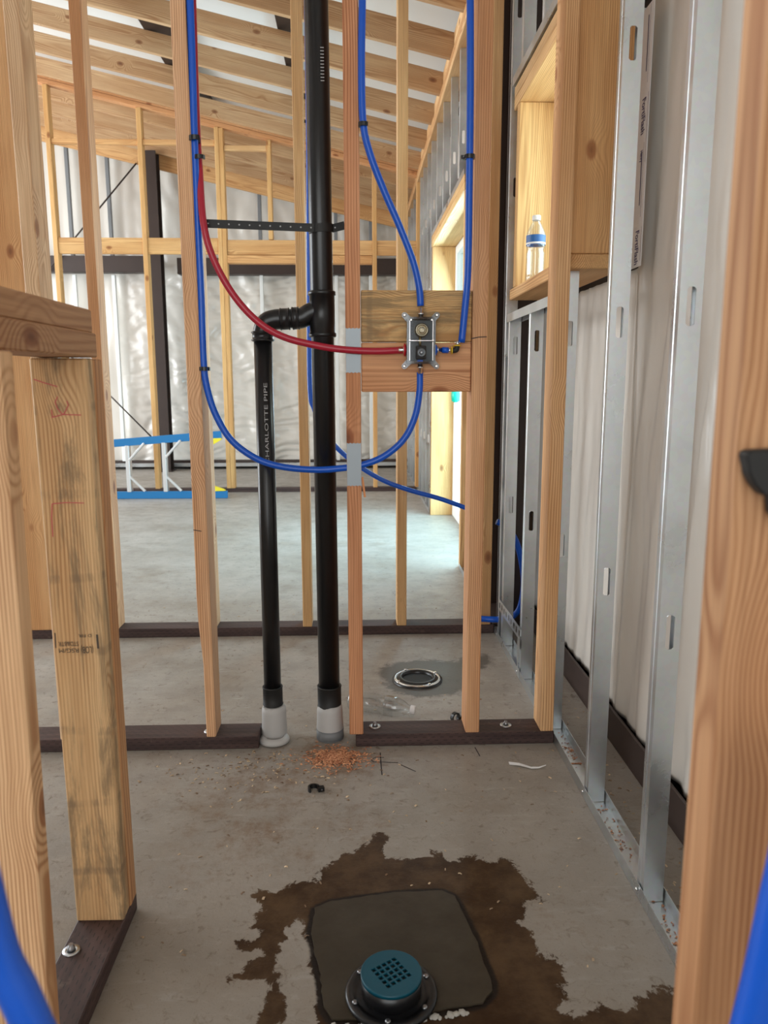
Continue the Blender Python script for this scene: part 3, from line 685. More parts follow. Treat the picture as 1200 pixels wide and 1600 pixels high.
# --- wall 3, far
Y3 = 7.30
W3 = thing('stud_wall', 'far timber partition with a wide opening near the insulated wall', 'stud wall', (-1, Y3+.045, 0))
yt = (1.0, .80, .50)
for xa, xb, zt in ((-2.735, -2.695, None), (-1.935, -1.893, None), (-1.255, -1.217, None), (-1.215, -1.177, None), (.150, .190, None), (.555, .595, None), (-3.4, -3.36, None)):
    stud(W3, xa, xb, Y3, .038, TP((xa+xb)/2)-.0, yt)
stud(W3, -.795, -.757, Y3, 2.325, TP(-.77), yt, name='cripple_stud'); 
stick('sill_plate', (-4.2, Y3+.045, .019), (.565, Y3+.045, .019), .089, .038, PL, W3, xdir=(0, 1, 0))
stick('top_plate', (-4.2, Y3+.045, RZ(-4.2)-.0225), (.60, Y3+.045, RZ(.60)-.0225), .089, .038, M['wood'], W3, (.95, .66, .46), xdir=(0, 1, 0))
stick('top_plate', (-4.2, Y3+.045, RZ(-4.2)+.02), (.60, Y3+.045, RZ(.60)+.02), .089, .038, M['wood'], W3, (.95, .66, .46), xdir=(0, 1, 0))
def between(name, xs, zc, h, tint):
    for a, b in zip(xs, xs[1:]):
        stick(name, (a+.021, Y3+.03, zc), (b-.021, Y3+.03, zc), .038, h, M['wood'], W3, tint, xdir=(0, 1, 0))
between('girt', (-2.715, -1.914, -1.236), 2.265, .140, (1.0, .82, .54))
between('girt', (-1.196, .170, .575), 2.255, .130, (1.0, .80, .54))
stick('header', (-1.175, Y3+.045, 2.150), (.148, Y3+.045, 2.150), .089, .070, M['wood'], W3, (1., .76, .50), xdir=(0, 1, 0))
between('blocking', (-2.715, -1.914, -1.236), 3.150, .045, (1.0, .78, .52))
stick('blocking', (-1.175, Y3+.03, 3.105), (-.797, Y3+.03, 3.105), .038, .045, M['wood'], W3, (1., .84, .62), xdir=(0, 1, 0))

# --- half wall on the left
HW = thing('half_wall', 'low timber half wall with doubled cap in the left foreground', 'half wall', (-.49, 1.0, 0))
FX0, FX1 = -.541, -.452
WE = M['weathered']
stick('sill_plate', ((FX0+FX1)/2, .45, .019), ((FX0+FX1)/2, 1.402, .019), .089, .038, PL, HW, xdir=(1, 0, 0))
def hstud(y, x0, x1, lean, tint, m, label=None, nm='stud'):
    stick(nm, ((x0+x1)/2, y+.019, .038), ((x0+x1)/2+.012, y+.019+lean, 1.088), x1-x0, .038, m, HW, tint, label=label)
hstud(1.318, FX0, FX1, -.045, (1.0, .90, .74), WE, 'stained grey-brown stud with a grading stamp and red marks')
hstud(1.357, FX0, FX1+.002, -.045, (.85, .66, .52), M['wood'])
hstud(.952, FX0+.012, FX1+.010, .0, (1.0, .84, .72), M['wood'])
stick('cap_plate', (-.487, .40, 1.1095), (-.482, 1.325, 1.1095), .092, .040, M['wood'], HW, (.62, .47, .37), xdir=(1, 0, 0))
stick('cap_plate', (-.489, .40, 1.1500), (-.484, 1.318, 1.1480), .090, .038, M['wood'], HW, (.62, .46, .35), xdir=(1, 0, 0))
washer(HW, *(-0.523,1.241), .038, .015)
# stamp and crayon on the end stud: face at y = 1.318 leaning to 1.273 at the top
def hy(z): return 1.318-.045*(z-.038)/1.05-.0006
def hp(pts): return [(x, hy(z), z) for x, y, z in pts]
bx, _, bz = (-0.49,1.296,0.59)
for s, px_, pz_, sz, wd in (('RSG/M', .000, .000, .0115, .034), ('STD&BTR', .000, .0125, .0120, .034), ('D FIR', .024, .026, .0080, .022), ('(LOB)', .0250, .003, .018, .021)):
    text('grade_stamp', s, sz, (bx+px_, hy(bz+pz_)-.0006, bz+pz_), (-1, 0, 0), (0, .043, -1), M['stamp_ink'], HW, bold=False, width=wd)
mark('stamp_bar', hp([(-0.457,1.296,0.615),(-0.457,1.296,0.589)]), .0035, M['stamp_ink'], HW); mark('stamp_bar', hp([(-0.529,1.296,0.619),(-0.53,1.296,0.591)]), .0018, M['stamp_ink'], HW)
for pts in ([(-0.524,1.28,1.054),(-0.507,1.28,1.048),(-0.487,1.28,1.042)], [(-0.488,1.28,1.026),(-0.493,1.28,1.017),(-0.49,1.28,1.007),(-0.485,1.28,1),(-0.481,1.28,0.996)], [(-0.474,1.28,1.019),(-0.472,1.28,1.012),(-0.477,1.28,1.003),(-0.482,1.28,0.996)], [(-0.501,1.28,0.992),(-0.482,1.28,0.997),(-0.453,1.28,0.996)], [(-0.499,1.28,0.992),(-0.5,1.28,1.005)], [(-0.513,1.29,0.848),(-0.491,1.29,0.85),(-0.46,1.29,0.849)], [(-0.513,1.29,0.848),(-0.516,1.29,0.824),(-0.517,1.29,0.791)]):
    mark('crayon_mark', hp(pts), .0016, M['red_crayon'], HW)

# --- stud close to the viewer on the right, its shade put into the tint
ds = thing('doorway_stud', 'out of focus timber stud close to the viewer at the right edge', 'stud', (.30, .52, 0))
stick('stud', (.2985, .52, .038), (.2985, .52, 2.9), .089, .040, M['wood'], ds, (.70, .50, .38)); stick('sill_plate', (.2985, .50, .019), (.2985, -.4, .019), .089, .038, PL, ds, xdir=(1, 0, 0)); stick('sill_plate', (.2985, .50, .019), (.2985, .56, .019), .089, .038, PL, ds, xdir=(1, 0, 0))

# ================================================================== WATER PIPES
bl = M['blue_pex']; YP = 2.086; rp = .0092
def pipe(label, pts, r=rp, m=None, group=None, sub=8):
    o = tube('water_pipe', pts, r, m or bl, sub=sub); return tag(o, label, 'pipe', group)
pipe('blue pipe down the left stud looping under the drain pipes to the valve bottom', [(-0.406,2.084,2.077),(-0.405,2.084,1.977),(-0.406,2.084,1.802),(-0.408,2.084,1.66),(-0.408,2.084,1.467),(-0.407,2.084,1.291),(-0.408,2.084,1.11),(-0.402,2.084,1.035),(-0.381,2.084,0.961),(-0.341,2.084,0.892),(-0.277,2.084,0.843),(-0.208,2.084,0.82),(-0.121,2.084,0.811),(-0.051,2.084,0.814),(0.01,2.084,0.823),(0.072,2.084,0.847),(0.125,2.084,0.892),(0.156,2.084,0.953),(0.168,2.084,1.021),(0.169,2.084,1.073)])
pipe('red pipe sweeping from the upper left to the valve', [(-0.406,2.112,2.091),(-0.404,2.112,1.99),(-0.406,2.112,1.812),(-0.406,2.112,1.668)]+[(-0.4,2.092,1.578)]+[(-0.39,2.066,1.447),(-0.368,2.066,1.361),(-0.321,2.066,1.273),(-0.26,2.066,1.205),(-0.19,2.066,1.164),(-0.097,2.066,1.141),(-0.021,2.066,1.131),(0.055,2.066,1.128),(0.125,2.066,1.131)], m=M['red_pex'])
pipe('blue pipe curving down beside the reddish stud into the valve top', [(0.021,2.072,2.078),(0.02,2.072,1.978),(0.017,2.072,1.832),(0.02,2.072,1.698),(0.037,2.072,1.622),(0.073,2.072,1.532),(0.114,2.072,1.443),(0.148,2.072,1.359),(0.165,2.072,1.291),(0.169,2.072,1.245)])
pipe('straight blue pipe hanging beside the right hand stud to the yellow elbow', [(0.284,2.058,2.075),(0.286,2.058,1.975),(0.29,2.058,1.756),(0.291,2.058,1.527),(0.291,2.058,1.338),(0.285,2.058,1.241),(0.277,2.058,1.15)])
pipe('thin dark blue pipe crossing behind the drain pipes towards the doorway', [(-0.168,2.98,2.525),(-0.169,2.98,2.382),(-0.17,2.98,1.958),(-0.177,2.98,1.465),(-0.182,2.98,1.039),(-0.166,2.98,0.942),(-0.128,2.98,0.855),(-0.072,2.98,0.785),(0.007,2.98,0.72),(0.103,2.98,0.663),(0.204,2.98,0.625),(0.331,2.98,0.588),(0.452,2.98,0.543)], r=.0095)
pipe('short blue pipe end passing beside the right studs near the floor', [(0.463,3.02,0.083),(0.519,3.02,0.079),(0.58,3.02,0.076)]+[(0.645,3.1,0.058),(0.682,3.1,0.1),(0.696,3.1,0.198),(0.685,3.1,0.295),(0.658,3.1,0.391),(0.613,3.1,0.454),(0.575,3.1,0.473)], r=.0125)
pipe('blurred blue pipe crossing the lower left corner', [(-0.21,0.385,0.793),(-0.202,0.385,0.736),(-0.193,0.385,0.709),(-0.182,0.385,0.673),(-0.164,0.385,0.621)], r=.0108)
pipe('blurred blue pipe hanging in the lower right corner', [(0.271,0.42,0.819),(0.267,0.42,0.763),(0.262,0.42,0.719),(0.257,0.42,0.674),(0.249,0.42,0.618),(0.239,0.42,0.544)], r=.0135)
# clips
def clip(label, p, rot, group='black pipe clips', s=1.):
    t = thing('pipe_clip', label, 'clip', p, group)
    bm = bmesh.new(); n = 12; ro, ri, w_ = .0135*s, .0098*s, .005*s
    ring = []
    for k in range(n+1):
        a = math.radians(-40+260*k/n); ring.append([bm.verts.new((r*math.cos(a), r*math.sin(a), z)) for r, z in ((ro, -w_), (ro, w_), (ri, w_), (ri, -w_))])
    for a, b in zip(ring, ring[1:]):
        for k in range(4): bm.faces.new((a[k], a[(k+1) % 4], b[(k+1) % 4], b[k]))
    bm.faces.new(ring[0]); bm.faces.new(ring[-1][::-1]); bm_box(bm, .008*s, -.012*s, -w_, .022*s, -.002*s, w_)
    bmesh.ops.recalc_face_normals(bm, faces=bm.faces)
    o = link('hook', me_of(bm), t, M['black_plastic'], loc=p, rot=rot)
    lathe('nail', [(.0022, 0), (.0022, .0015), (.0010, .002), (.0010, .024), (.0001, .027)], M['dark_steel'], t, Vector(p)+Matrix.Rotation(rot[2], 3, 'Z')@Matrix.Rotation(rot[1], 3, 'Y')@Matrix.Rotation(rot[0], 3, 'X')@Vector((.016*s, -.013*s, 0)), rot=(rot[0]-math.pi/2, rot[1], rot[2]), seg=8)
    return t
PI = math.pi
clip('upper black clip holding the blue and red pipes', (-0.405,2.078,1.656), (0, 0, PI/2+.3), None, 1.15)
clip('black clip on the red pipe just below the upper one', (-0.396,2.082,1.612), (0, 0, PI*.8), None)
clip('lower black clip on the left blue pipe', (-0.406,2.08,1.083), (0, 0, PI/2), None)
clip('black clip on the blue pipe beside the reddish stud', (0.021,2.07,1.69), (0, 0, PI*.6), None)
clip('black clip on the straight right hand blue pipe', (0.291,2.058,1.612), (0, 0, PI*1.0), None)
clip('loose black clip with its nail on the open floor', (*(-0.121,1.839), .0065), (0, 0, .3), None, 1.15)
clip('loose black clip behind the sill plate under the pale stud', (*(0.299,2.239), .012), (PI/2, 0, .6), None, 1.15)
bc = thing('pipe_clip', 'large blurred black clip nailed to the near stud on the right', 'clip', (0.266,0.49,0.992))
co = Vector((0.266,0.49,0.992))
prism('hook', [(x-co.x, z-co.z) for x, y, z in [(0.252,0.49,1.003),(0.255,0.49,1.005),(0.278,0.49,1.006),(0.28,0.49,0.976),(0.267,0.49,0.975),(0.26,0.49,0.982),(0.256,0.49,0.989)]], 0, .012, M['matte_black'], bc, frame=((1, 0, 0), (0, 0, 1), (0, -1, 0)), loc=(co.x, .498, co.z), bev=.0015)
prism('nail', [(x-co.x, z-co.z) for x, y, z in [(0.271,0.49,0.976),(0.28,0.49,0.976),(0.283,0.49,0.949),(0.273,0.49,0.964)]], .003, .008, M['matte_black'], bc, frame=((1, 0, 0), (0, 0, 1), (0, -1, 0)), loc=(co.x, .498, co.z))

# ================================================================== SHOWER VALVE
V0 = Vector((0.169,2.074,1.155))
sv = thing('shower_valve', 'clear plastic shower valve box with brass inlets on the plank', 'valve', V0)
def vp(x, z, y=0): return V0+Vector((x, y, z))
S = 0.0430/25   # metres per picture unit used below
hw_, hh_ = 22*S, 35*S
def rrect(hx, hz, r, n=4):
    out = []
    for cx, cz, a0 in ((hx-r, hz-r, 0), (-hx+r, hz-r, 90), (-hx+r, -hz+r, 180), (hx-r, -hz+r, 270)):
        for k in range(n+1):
            a = math.radians(a0+90*k/n); out.append((cx+r*math.cos(a), cz+r*math.sin(a)))
    return out
FR = ((1, 0, 0), (0, 0, 1), (0, -1, 0))
prism('back_plate', rrect(hw_, hh_, .006), 0, .003, M['smoky_plastic'], sv, frame=FR, loc=V0)
for k, (z0, z1, g) in enumerate(((.003, .030, 1.0), (.030, .034, .93))):
    P1 = rrect(hw_*g, hh_*g if k == 0 else hh_*.96, .006); P2 = rrect(hw_*g-.0032, (hh_*g if k == 0 else hh_*.96)-.0032, .004)
    bm = bmesh.new(); n = len(P1); vv = [[bm.verts.new((p[0], -z, p[1])) for p in Q] for Q, z in ((P1, z0), (P1, z1), (P2, z1), (P2, z0))]
    for a, b in zip(vv, vv[1:]+vv[:1]):
        for q in range(n): bm.faces.new((a[q], a[(q+1) % n], b[(q+1) % n], b[q]))
    bmesh.ops.recalc_face_normals(bm, faces=bm.faces); link('housing', me_of(bm), sv, M['smoky_plastic'], loc=V0)
prism('front_window', rrect(hw_*.88, hh_*.9, .005), .0305, .0320, M['clear_window'], sv, frame=FR, loc=V0)
box('divider', vp(-hw_*.9, -.002, -.030), vp(hw_*.9, .000, -.004), M['clear_window'], sv, 0)
prism('inner_plate', rrect(hw_*.86, hh_*.88, .005), .0035, .0045, M['valve_dark'], sv, frame=FR, loc=V0)
box('divider_edge', vp(-hw_*.86, -.0015, -.0325), vp(hw_*.86, .0, -.0315), M['chrome'], sv, 0)
for sx in (-1, 1): box('side_edge', vp(sx*hw_*.80-.0008, -hh_*.86, -.0325), vp(sx*hw_*.80+.0008, hh_*.86, -.0315), M['chrome'], sv, 0)
for sx, sz in ((-1, 1), (1, 1), (-1, -1), (1, -1)):
    c = vp(sx*(hw_+.005), sz*(hh_+.006)); d = Vector((-sx*.012, 0, -sz*.012))
    a = Vector((sx*.7, sz*.7)); pr = Vector((-a.y, a.x))
    poly = []
    for k in range(9):
        an = math.atan2(a.y, a.x)-PI/2+PI*k/8; poly.append((.0075*math.cos(an), .0075*math.sin(an)))
    poly += [(-a.x*.02+pr.x*.0085, -a.y*.02+pr.y*.0085), (-a.x*.02-pr.x*.0085, -a.y*.02-pr.y*.0085)]
    e = prism('mounting_ear', poly, .001, .009, M['smoky_plastic'], sv, frame=FR, loc=c)
    lathe('screw', [(.0038, 0), (.0042, .0015), (.0028, .0028), (.001, .0025)], M['chrome'], e, c+Vector((0, -.009, 0)), rot=(PI/2, 0, 0), seg=12)
for sx, z in ((-.8, 0), (.8, 0), (.72, .052), (-.72, .052)): lathe('screw', [(.0032, 0), (.0036, .0015), (.002, .0028)], M['chrome'], sv, vp(sx*hw_, z, -.032), rot=(PI/2, 0, 0), seg=10)
# valve body: an upper and a lower round port joined by a brass neck
simple('satin_brass', (.50, .42, .30), .25, 1.)
lathe('upper_port', [(.0225*.8, .0), (.018, .016), (.016, .019), (.013, .019), (.012, .010), (.008, .010), (.008, .021), (.0045, .022), (.0045, .017)], M['satin_brass'], sv, vp(.002, .027, -.006), rot=(PI/2, 0, 0), seg=32)
lathe('thread_ring', [(.0185, 0), (.0185, .004), (.0165, .004), (.0165, 0)], M['brass'], sv, vp(.002, .027, -.006), rot=(PI/2, 0, 0), seg=32, cap=False)
box('port_block', vp(-.013, -.048, -.022), vp(.014, -.013, -.004), M['matte_black'], sv, .002)
lathe('lower_port', [(.011, .0), (.011, .006), (.008, .007), (.008, .003), (.005, .003), (.005, .009), (.002, .010)], M['dark_steel'], sv, vp(.001, -.031, -.022), rot=(PI/2, 0, 0), seg=24)
tube('neck', [vp(-.002, .012, -.014), vp(-.002, -.014, -.014)], .0035, M['brass'], sv, seg=10, sub=1)
box('blue_insert', vp(-.009, -.056, -.020), vp(.006, -.050, -.006), M['blue_pex'], sv, .001)
def fitting(p0, d, ln=.022):
    d = Vector(d); p0 = Vector(p0); o = []
    for a, b, r in ((0, .35, .0068), (.35, .5, .0092), (.5, 1.05, .0060)):
        o.append((p0+d*ln*a, p0+d*ln*b, r))
    rad = []; pts = []
    for a, b, r in o: pts += [a, b-d*.0001]; rad += [r, r]
    pz = pts[0]; me = tube_mesh([p-pz for p in pts], 0, seg=12, sub=1, radii=rad); link('inlet', me, sv, M['chrome'], loc=pz)
fitting(vp(.000, hh_-.002, -.010), (0, 0, 1), .026); fitting(vp(-.001, -hh_+.002, -.012), (0, 0, -1), .026)
fitting(vp(-hw_+.002, -.024, -.013), (-1, 0, 0), .022); fitting(vp(hw_-.002, -.024, -.013), (1, 0, 0), .022)
lathe('red_collar', [(.006, -.004), (.016, -.003), (.017, 0), (.013, .003), (.006, .004)], M['red_plastic'], sv, vp(-hw_-.004, -.024, -.013), rot=(0, PI/2, 0), seg=24)
lathe('blue_collar', [(.006, -.003), (.014, -.002), (.014, .002), (.006, .003)], M['blue_pex'], sv, vp(hw_+.002, -.024, -.013), rot=(0, PI/2, 0), seg=24)
tube('stub_pipe', [vp(hw_+.019, -.024, -.013), vp(hw_+.036, -.025, -.013)], .0078, M['blue_pex'], sv, seg=14, sub=1)
tube('stub_coupler', [vp(hw_+.034, -.025, -.013), vp(hw_+.044, -.025, -.013)], .0048, M['chrome'], sv, seg=12, sub=1)
ex = vp(hw_+.054, -.025, -.013)
tube('elbow', [ex+Vector((-.010, 0, 0)), ex, ex+Vector((.0035, 0, .0025)), ex+Vector((.005, 0, .012))], .0072, M['matte_black'], sv, seg=12, sub=4)
lathe('yellow_ring', [(.006, -.0013), (.0105, -.0013), (.0105, .0013), (.006, .0013)], M['yellow_plastic'], sv, ex+Vector((-.009, 0, 0)), rot=(0, PI/2, 0), seg=20)
lathe('yellow_ring', [(.006, -.0013), (.0105, -.0013), (.0105, .0013), (.006, .0013)], M['yellow_plastic'], sv, ex+Vector((.005, 0, .012)), seg=20)
tube('elbow_nipple', [ex+Vector((.005, 0, .012)), ex+Vector((.0065, 0, .024))], .0048, M['chrome'], sv, seg=12, sub=1)

# ================================================================== DRAIN STACK
YD = 2.140
bk = M['black_plastic']
st = thing('drain_stack', 'black plastic drain and vent pipes rising from the floor through the stud wall', 'drain pipe', (-.09, YD, 0))
px0, px1 = (-0.089,-0.097,0)[:2]
def lx(z): return px0+(px1-px0)*(z-.1)/2.0
tube('main_pipe', [(lx(.10), YD, .10), (lx(2.96), YD, 2.90)], .0310, bk, st, seg=28, sub=1)
bx0 = -0.2560; bx1 = -0.2560
zb = 1.1630
tube('branch_pipe', [(bx0, YD, .10), (bx1, YD, zb)], .0250, bk, st, seg=28, sub=1)
def hub(name, p0, p1, r, lipw=.012, lr=.003, m=None):
    p0 = Vector(p0); p1 = Vector(p1); d = (p1-p0).normalized(); Ln = (p1-p0).length
    pts = [p0, p0+d*.002, p0+d*(lipw-.001), p0+d*lipw, p1-d*lipw, p1-d*(lipw-.001), p1-d*.002, p1]; rad = [r, r+lr, r+lr, r, r, r+lr, r+lr, r]
    me = tube_mesh([p-p0 for p in pts], 0, seg=28, sub=1, radii=rad); return link(name, me, st, m or bk, loc=p0)
zt0, zt1 = (1.168,1.29,0)[:2]
hub('tee_fitting', (lx(zt0), YD, zt0), (lx(zt1), YD, zt1), .0345)
za = 1.2190
xe = bx1+.012
tube('tee_arm', [(lx(za)-.01, YD, za+.022), (lx(za)-.035, YD, za+.012), (lx(za)-.055, YD, za), (lx(za)-.075, YD, za-.001)], .0270, bk, st, seg=24, sub=4)
hub('arm_coupling', (lx(za)-.062, YD, za), (lx(za)-.082, YD, za-.001), .0295, .004, .0015)
tube('arm_pipe', [(lx(za)-.07, YD, za), (bx1+.055, YD, za-.003)], .0255, bk, st, seg=24, sub=1)
hub('arm_coupling', (bx1+.075, YD, za-.002), (bx1+.048, YD, za-.003), .0285, .004, .0015)
tube('elbow', [(bx1+.055, YD, za-.003), (bx1+.035, YD, za-.004), (bx1+.012, YD, za-.012), (bx1+.002, YD, za-.032), (bx1, YD, za-.052)], .0272, bk, st, seg=24, sub=5)
hub('elbow_hub', (bx1, YD, za-.035), (bx1, YD, za-.062), .0285, .006, .003)
for xx, r in ((lx(.12), .0310), (bx0, .0250)):
    hub('coupling', (xx, YD, .100 if r > .03 else .108), (xx, YD, .165), r+.004, .004, .0012, M['matte_black'])
def sleeve(x, r, dz, loose):
    bm = bmesh.new(); n = 40; rings = []
    prof = [(1.0, -.0), (1.07, .012), (1.1, .03), (1.06, .06), (1.03, .085), (1.0, .104)]
    for k, (s, z) in enumerate(prof):
        rings.append([bm.verts.new(((r*s*(1+.035*noise.noise(Vector((math.cos(a)*2, math.sin(a)*2, z*30)))))*math.cos(a), (r*s)*math.sin(a), z+(dz*noise.noise(Vector((math.cos(a)*1.3, math.sin(a)*1.3, 5))) if k == len(prof)-1 else 0))) for a in (2*PI*i/n for i in range(n))])
    for a, b in zip(rings, rings[1:]):
        for k in range(n): bm.faces.new((a[k], a[(k+1) % n], b[(k+1) % n], b[k])).smooth = True
    bm.faces.new(rings[0][::-1]); bm.faces.new(rings[-1]); return link('foam_sleeve', me_of(bm), st, M['grey_wrap'], loc=(x, YD, .001))
sleeve(lx(.06), .0365, .015, 0); sleeve(bx0+.002, .0340, .012, 1)
hub('sleeve_band', (lx(.02), YD, .001), (lx(.03), YD, .032), .0405, .002, .0005, M['pipe_grey'])
lz = lathe('fallen_wrap', [(.028, 0), (.045, .004), (.043, .012), (.030, .020), (.024, .014)], M['grey_wrap'], st, (bx0+.004, YD-.022, .001), seg=28, cap=False)
# printed lines
tp = Vector((bx0+(bx1-bx0)*.45, YD, .70)); ztx = 0.8220
bxm = bx0+(bx1-bx0)*(ztx-.1)/(zb-.1)
text('pipe_lettering', 'CHARLOTTE PIPE', .014, (bxm+.006, YD-.0254, ztx), (-.0, 0, 1), (-1, 0, 0), M['white_ink'], st, width=.222, curve=.0252)
zq = 1.8020
text('pipe_lettering', '|||||||||||', .010, (lx(zq)+.012, YD-.0313, zq), (0, 0, 1), (-1, 0, 0), M['white_ink'], st, width=.08, curve=.0311)
# perforated strap round the main pipe
hs = thing('pipe_strap', 'black perforated strap tying the main drain pipe to the studs', 'strap', (-0.089,2.1,1.452))
def strap(p, q, name='band'):
    p = Vector(p); q = Vector(q); d = (q-p).normalized(); u = Vector((0, 0, 1)); u = (u-d*u.dot(d)).normalized(); n = d.cross(u)
    bm = bmesh.new(); L_ = (q-p).length; nseg = max(1, int(L_/.013)); h = .0105
    bm_box(bm, 0, -.0012, -h, L_, .0012, h)
    bm.transform(Matrix((d, -n, u)).transposed().to_4x4()); o = link(name, me_of(bm), hs, M['matte_black'], loc=p)
    for k in range(nseg):
        c = p+d*(L_*(k+.5)/nseg); lathe('rivet_hole', [(.0022, 0), (.0022, .0004)], M['white_ink'], o, c+(-n if n.y > 0 else n)*.0014, rot=(PI/2, 0, 0), seg=8) if k % 2 == 0 else None
    return o
a = (-0.389,2.088,1.453); b = (-0.111,2.101,1.446)
strap(a, b)
zc = b[2]; arc = []
for k in range(13):
    an = math.radians(215+ (325-215)*k/12); arc.append((lx(zc)+.0335*math.cos(an), YD+.0335*math.sin(an)))
bm = bmesh.new(); pr = None
for k in range(17):
    an = math.radians(200+160*k/16); c, s = math.cos(an), math.sin(an)
    cur = [bm.verts.new((lx(zc)+r*c, YD+r*s, zc+dz+.0004*k)) for r, dz in ((.0315, -.0105), (.0335, -.0105), (.0335, .0105), (.0315, .0105))]
    if pr:
        for q in range(4): bm.faces.new((pr[q], pr[(q+1) % 4], cur[(q+1) % 4], cur[q]))
    else: bm.faces.new(cur)
    pr = cur
bm.faces.new(pr[::-1]); bmesh.ops.recalc_face_normals(bm, faces=bm.faces)
me = me_of(bm); me.transform(Matrix.Translation(-Vector((lx(zc), YD, zc)))); link('loop', me, hs, M['matte_black'], loc=(lx(zc), YD, zc))
strap((lx(zc)+.031, YD, zc+.006), (-.0305, YD-.010, zc+.012))

# ================================================================== FLOOR THINGS
dc = Vector((.051, 1.16, 0))
dr = thing('shower_drain', 'round teal shower drain grate in a black flange on the mortar square', 'drain', (dc.x, dc.y, .0035))
lathe('flange', [(.079, 0), (.080, .005), (.077, .008), (.066, .009), (.064, .006), (.056, .007)], bk, dr, (dc.x, dc.y, .0035), seg=48)
lathe('riser', [(.052, .0), (.052, .028), (.046, .030)], bk, dr, (dc.x, dc.y, .010), seg=40)
for k in range(6):
    a = PI/3*k+.4; lathe('flange_bolt', [(.005, 0), (.005, .003), (.003, .004)], M['dark_steel'], dr, (dc.x+.068*math.cos(a), dc.y+.068*math.sin(a), .012), seg=6)
# grate with square holes turned off-axis
bm = bmesh.new(); p = .0108; hl = .0074/2; rotg = math.radians(33); NG = 5; Rg = .052
cells = {}
def gp(x, y, z=0): return (x*math.cos(rotg)-y*math.sin(rotg), x*math.sin(rotg)+y*math.cos(rotg), z)
cut = []
half = p*NG/2+.0010
q_edges = []
def hole(i, j):
    cx, cy = (i-(NG-1)/2)*p, (j-(NG-1)/2)*p; return abs(i-2)+abs(j-2) < 5 and math.hypot(cx, cy) < .0315
xs = [-half]
for i in range(NG):
    c = (i-(NG-1)/2)*p; xs += [c-hl, c+hl]
xs.append(half)
vv = {}
def gv(i, j):
    if (i, j) not in vv: vv[(i, j)] = bm.verts.new(gp(xs[i], xs[j]))
    return vv[(i, j)]
n = len(xs)
for i in range(n-1):
    for j in range(n-1):
        if i % 2 == 1 and j % 2 == 1 and hole((i-1)//2, (j-1)//2): continue
        bm.faces.new((gv(i, j), gv(i+1, j), gv(i+1, j+1), gv(i, j+1)))
per = [(i, 0) for i in range(n-1)]+[(n-1, j) for j in range(n-1)]+[(i, n-1) for i in range(n-1, 0, -1)]+[(0, j) for j in range(n-1, 0, -1)]
outer = []
for i, j in per:
    a = math.atan2(xs[j], xs[i])+rotg; outer.append(bm.verts.new((Rg*math.cos(a), Rg*math.sin(a), 0)))
for k in range(len(per)):
    a, b = per[k], per[(k+1) % len(per)]; bm.faces.new((gv(*a), outer[k], outer[(k+1) % len(per)], gv(*b)))
bmesh.ops.recalc_face_normals(bm, faces=bm.faces)
g = link('grate', me_of(bm), dr, M['teal_plastic'], loc=(dc.x, dc.y, .0445))
md = g.modifiers.new('thickness', 'SOLIDIFY'); md.thickness = .003; md.offset = 0
lathe('grate_rim', [(.0500, -.006), (.0525, -.006), (.0530, .0008), (.0520, .0016), (.0500, .0010)], M['teal_plastic'], dr, (dc.x, dc.y, .0450), seg=56, cap=False)
lathe('throat', [(.045, 0), (.045, .001)], M['matte_black'], dr, (dc.x, dc.y, .0405), seg=32)
# toilet flange
tc_ = (0.206,2.575,0)
tf = thing('toilet_flange', 'black toilet flange with steel ring set in the floor behind the sill plate', 'flange', tc_)
lathe('steel_ring', [(.074, .006), (.076, .0105), (.080, .0105), (.083, .0065)], M['chrome'], tf, tc_, seg=48, cap=False)
lathe('collar', [(.089, .0), (.088, .006), (.073, .008), (.066, .013), (.058, .014), (.053, .010), (.052, .002)], bk, tf, tc_, seg=40, cap=False)
lathe('pipe_throat', [(.0535, .004), (.0535, .0045)], M['matte_black'], tf, tc_, seg=32)
for k in range(4):
    a = PI/2*k+.5; lathe('bolt', [(.005, 0), (.005, .003), (.0025, .004)], M['chrome'], tf, (tc_[0]+.078*math.cos(a), tc_[1]+.078*math.sin(a), .0105), seg=8)
# light rim of old mortar along the near side of the square
crust = [(x, y) for x, y in [(-0.048,1.102),(-0.006,1.102),(0.036,1.102),(0.079,1.11),(0.123,1.114),(0.167,1.122),(0.183,1.124)]]
bm = bmesh.new()
for (xa, ya), (xb, yb) in zip(crust, crust[1:]):
    for k in range(5):
        t = k/5; x = xa+(xb-xa)*t+R.uniform(-.003, .003); y = ya+(yb-ya)*t-.004+R.uniform(-.004, .003); q = R.uniform(.003, .007)
        mtx = Matrix.Translation((x, y, .001)) @ Matrix.Rotation(R.uniform(0, 3), 4, 'Z') @ Matrix.Diagonal((q*1.3, q, q*.6, 1)); bmesh.ops.create_icosphere(bm, subdivisions=1, radius=1, matrix=mtx)
link('mortar_crust', me_of(bm), patch, M['mortar_light'])
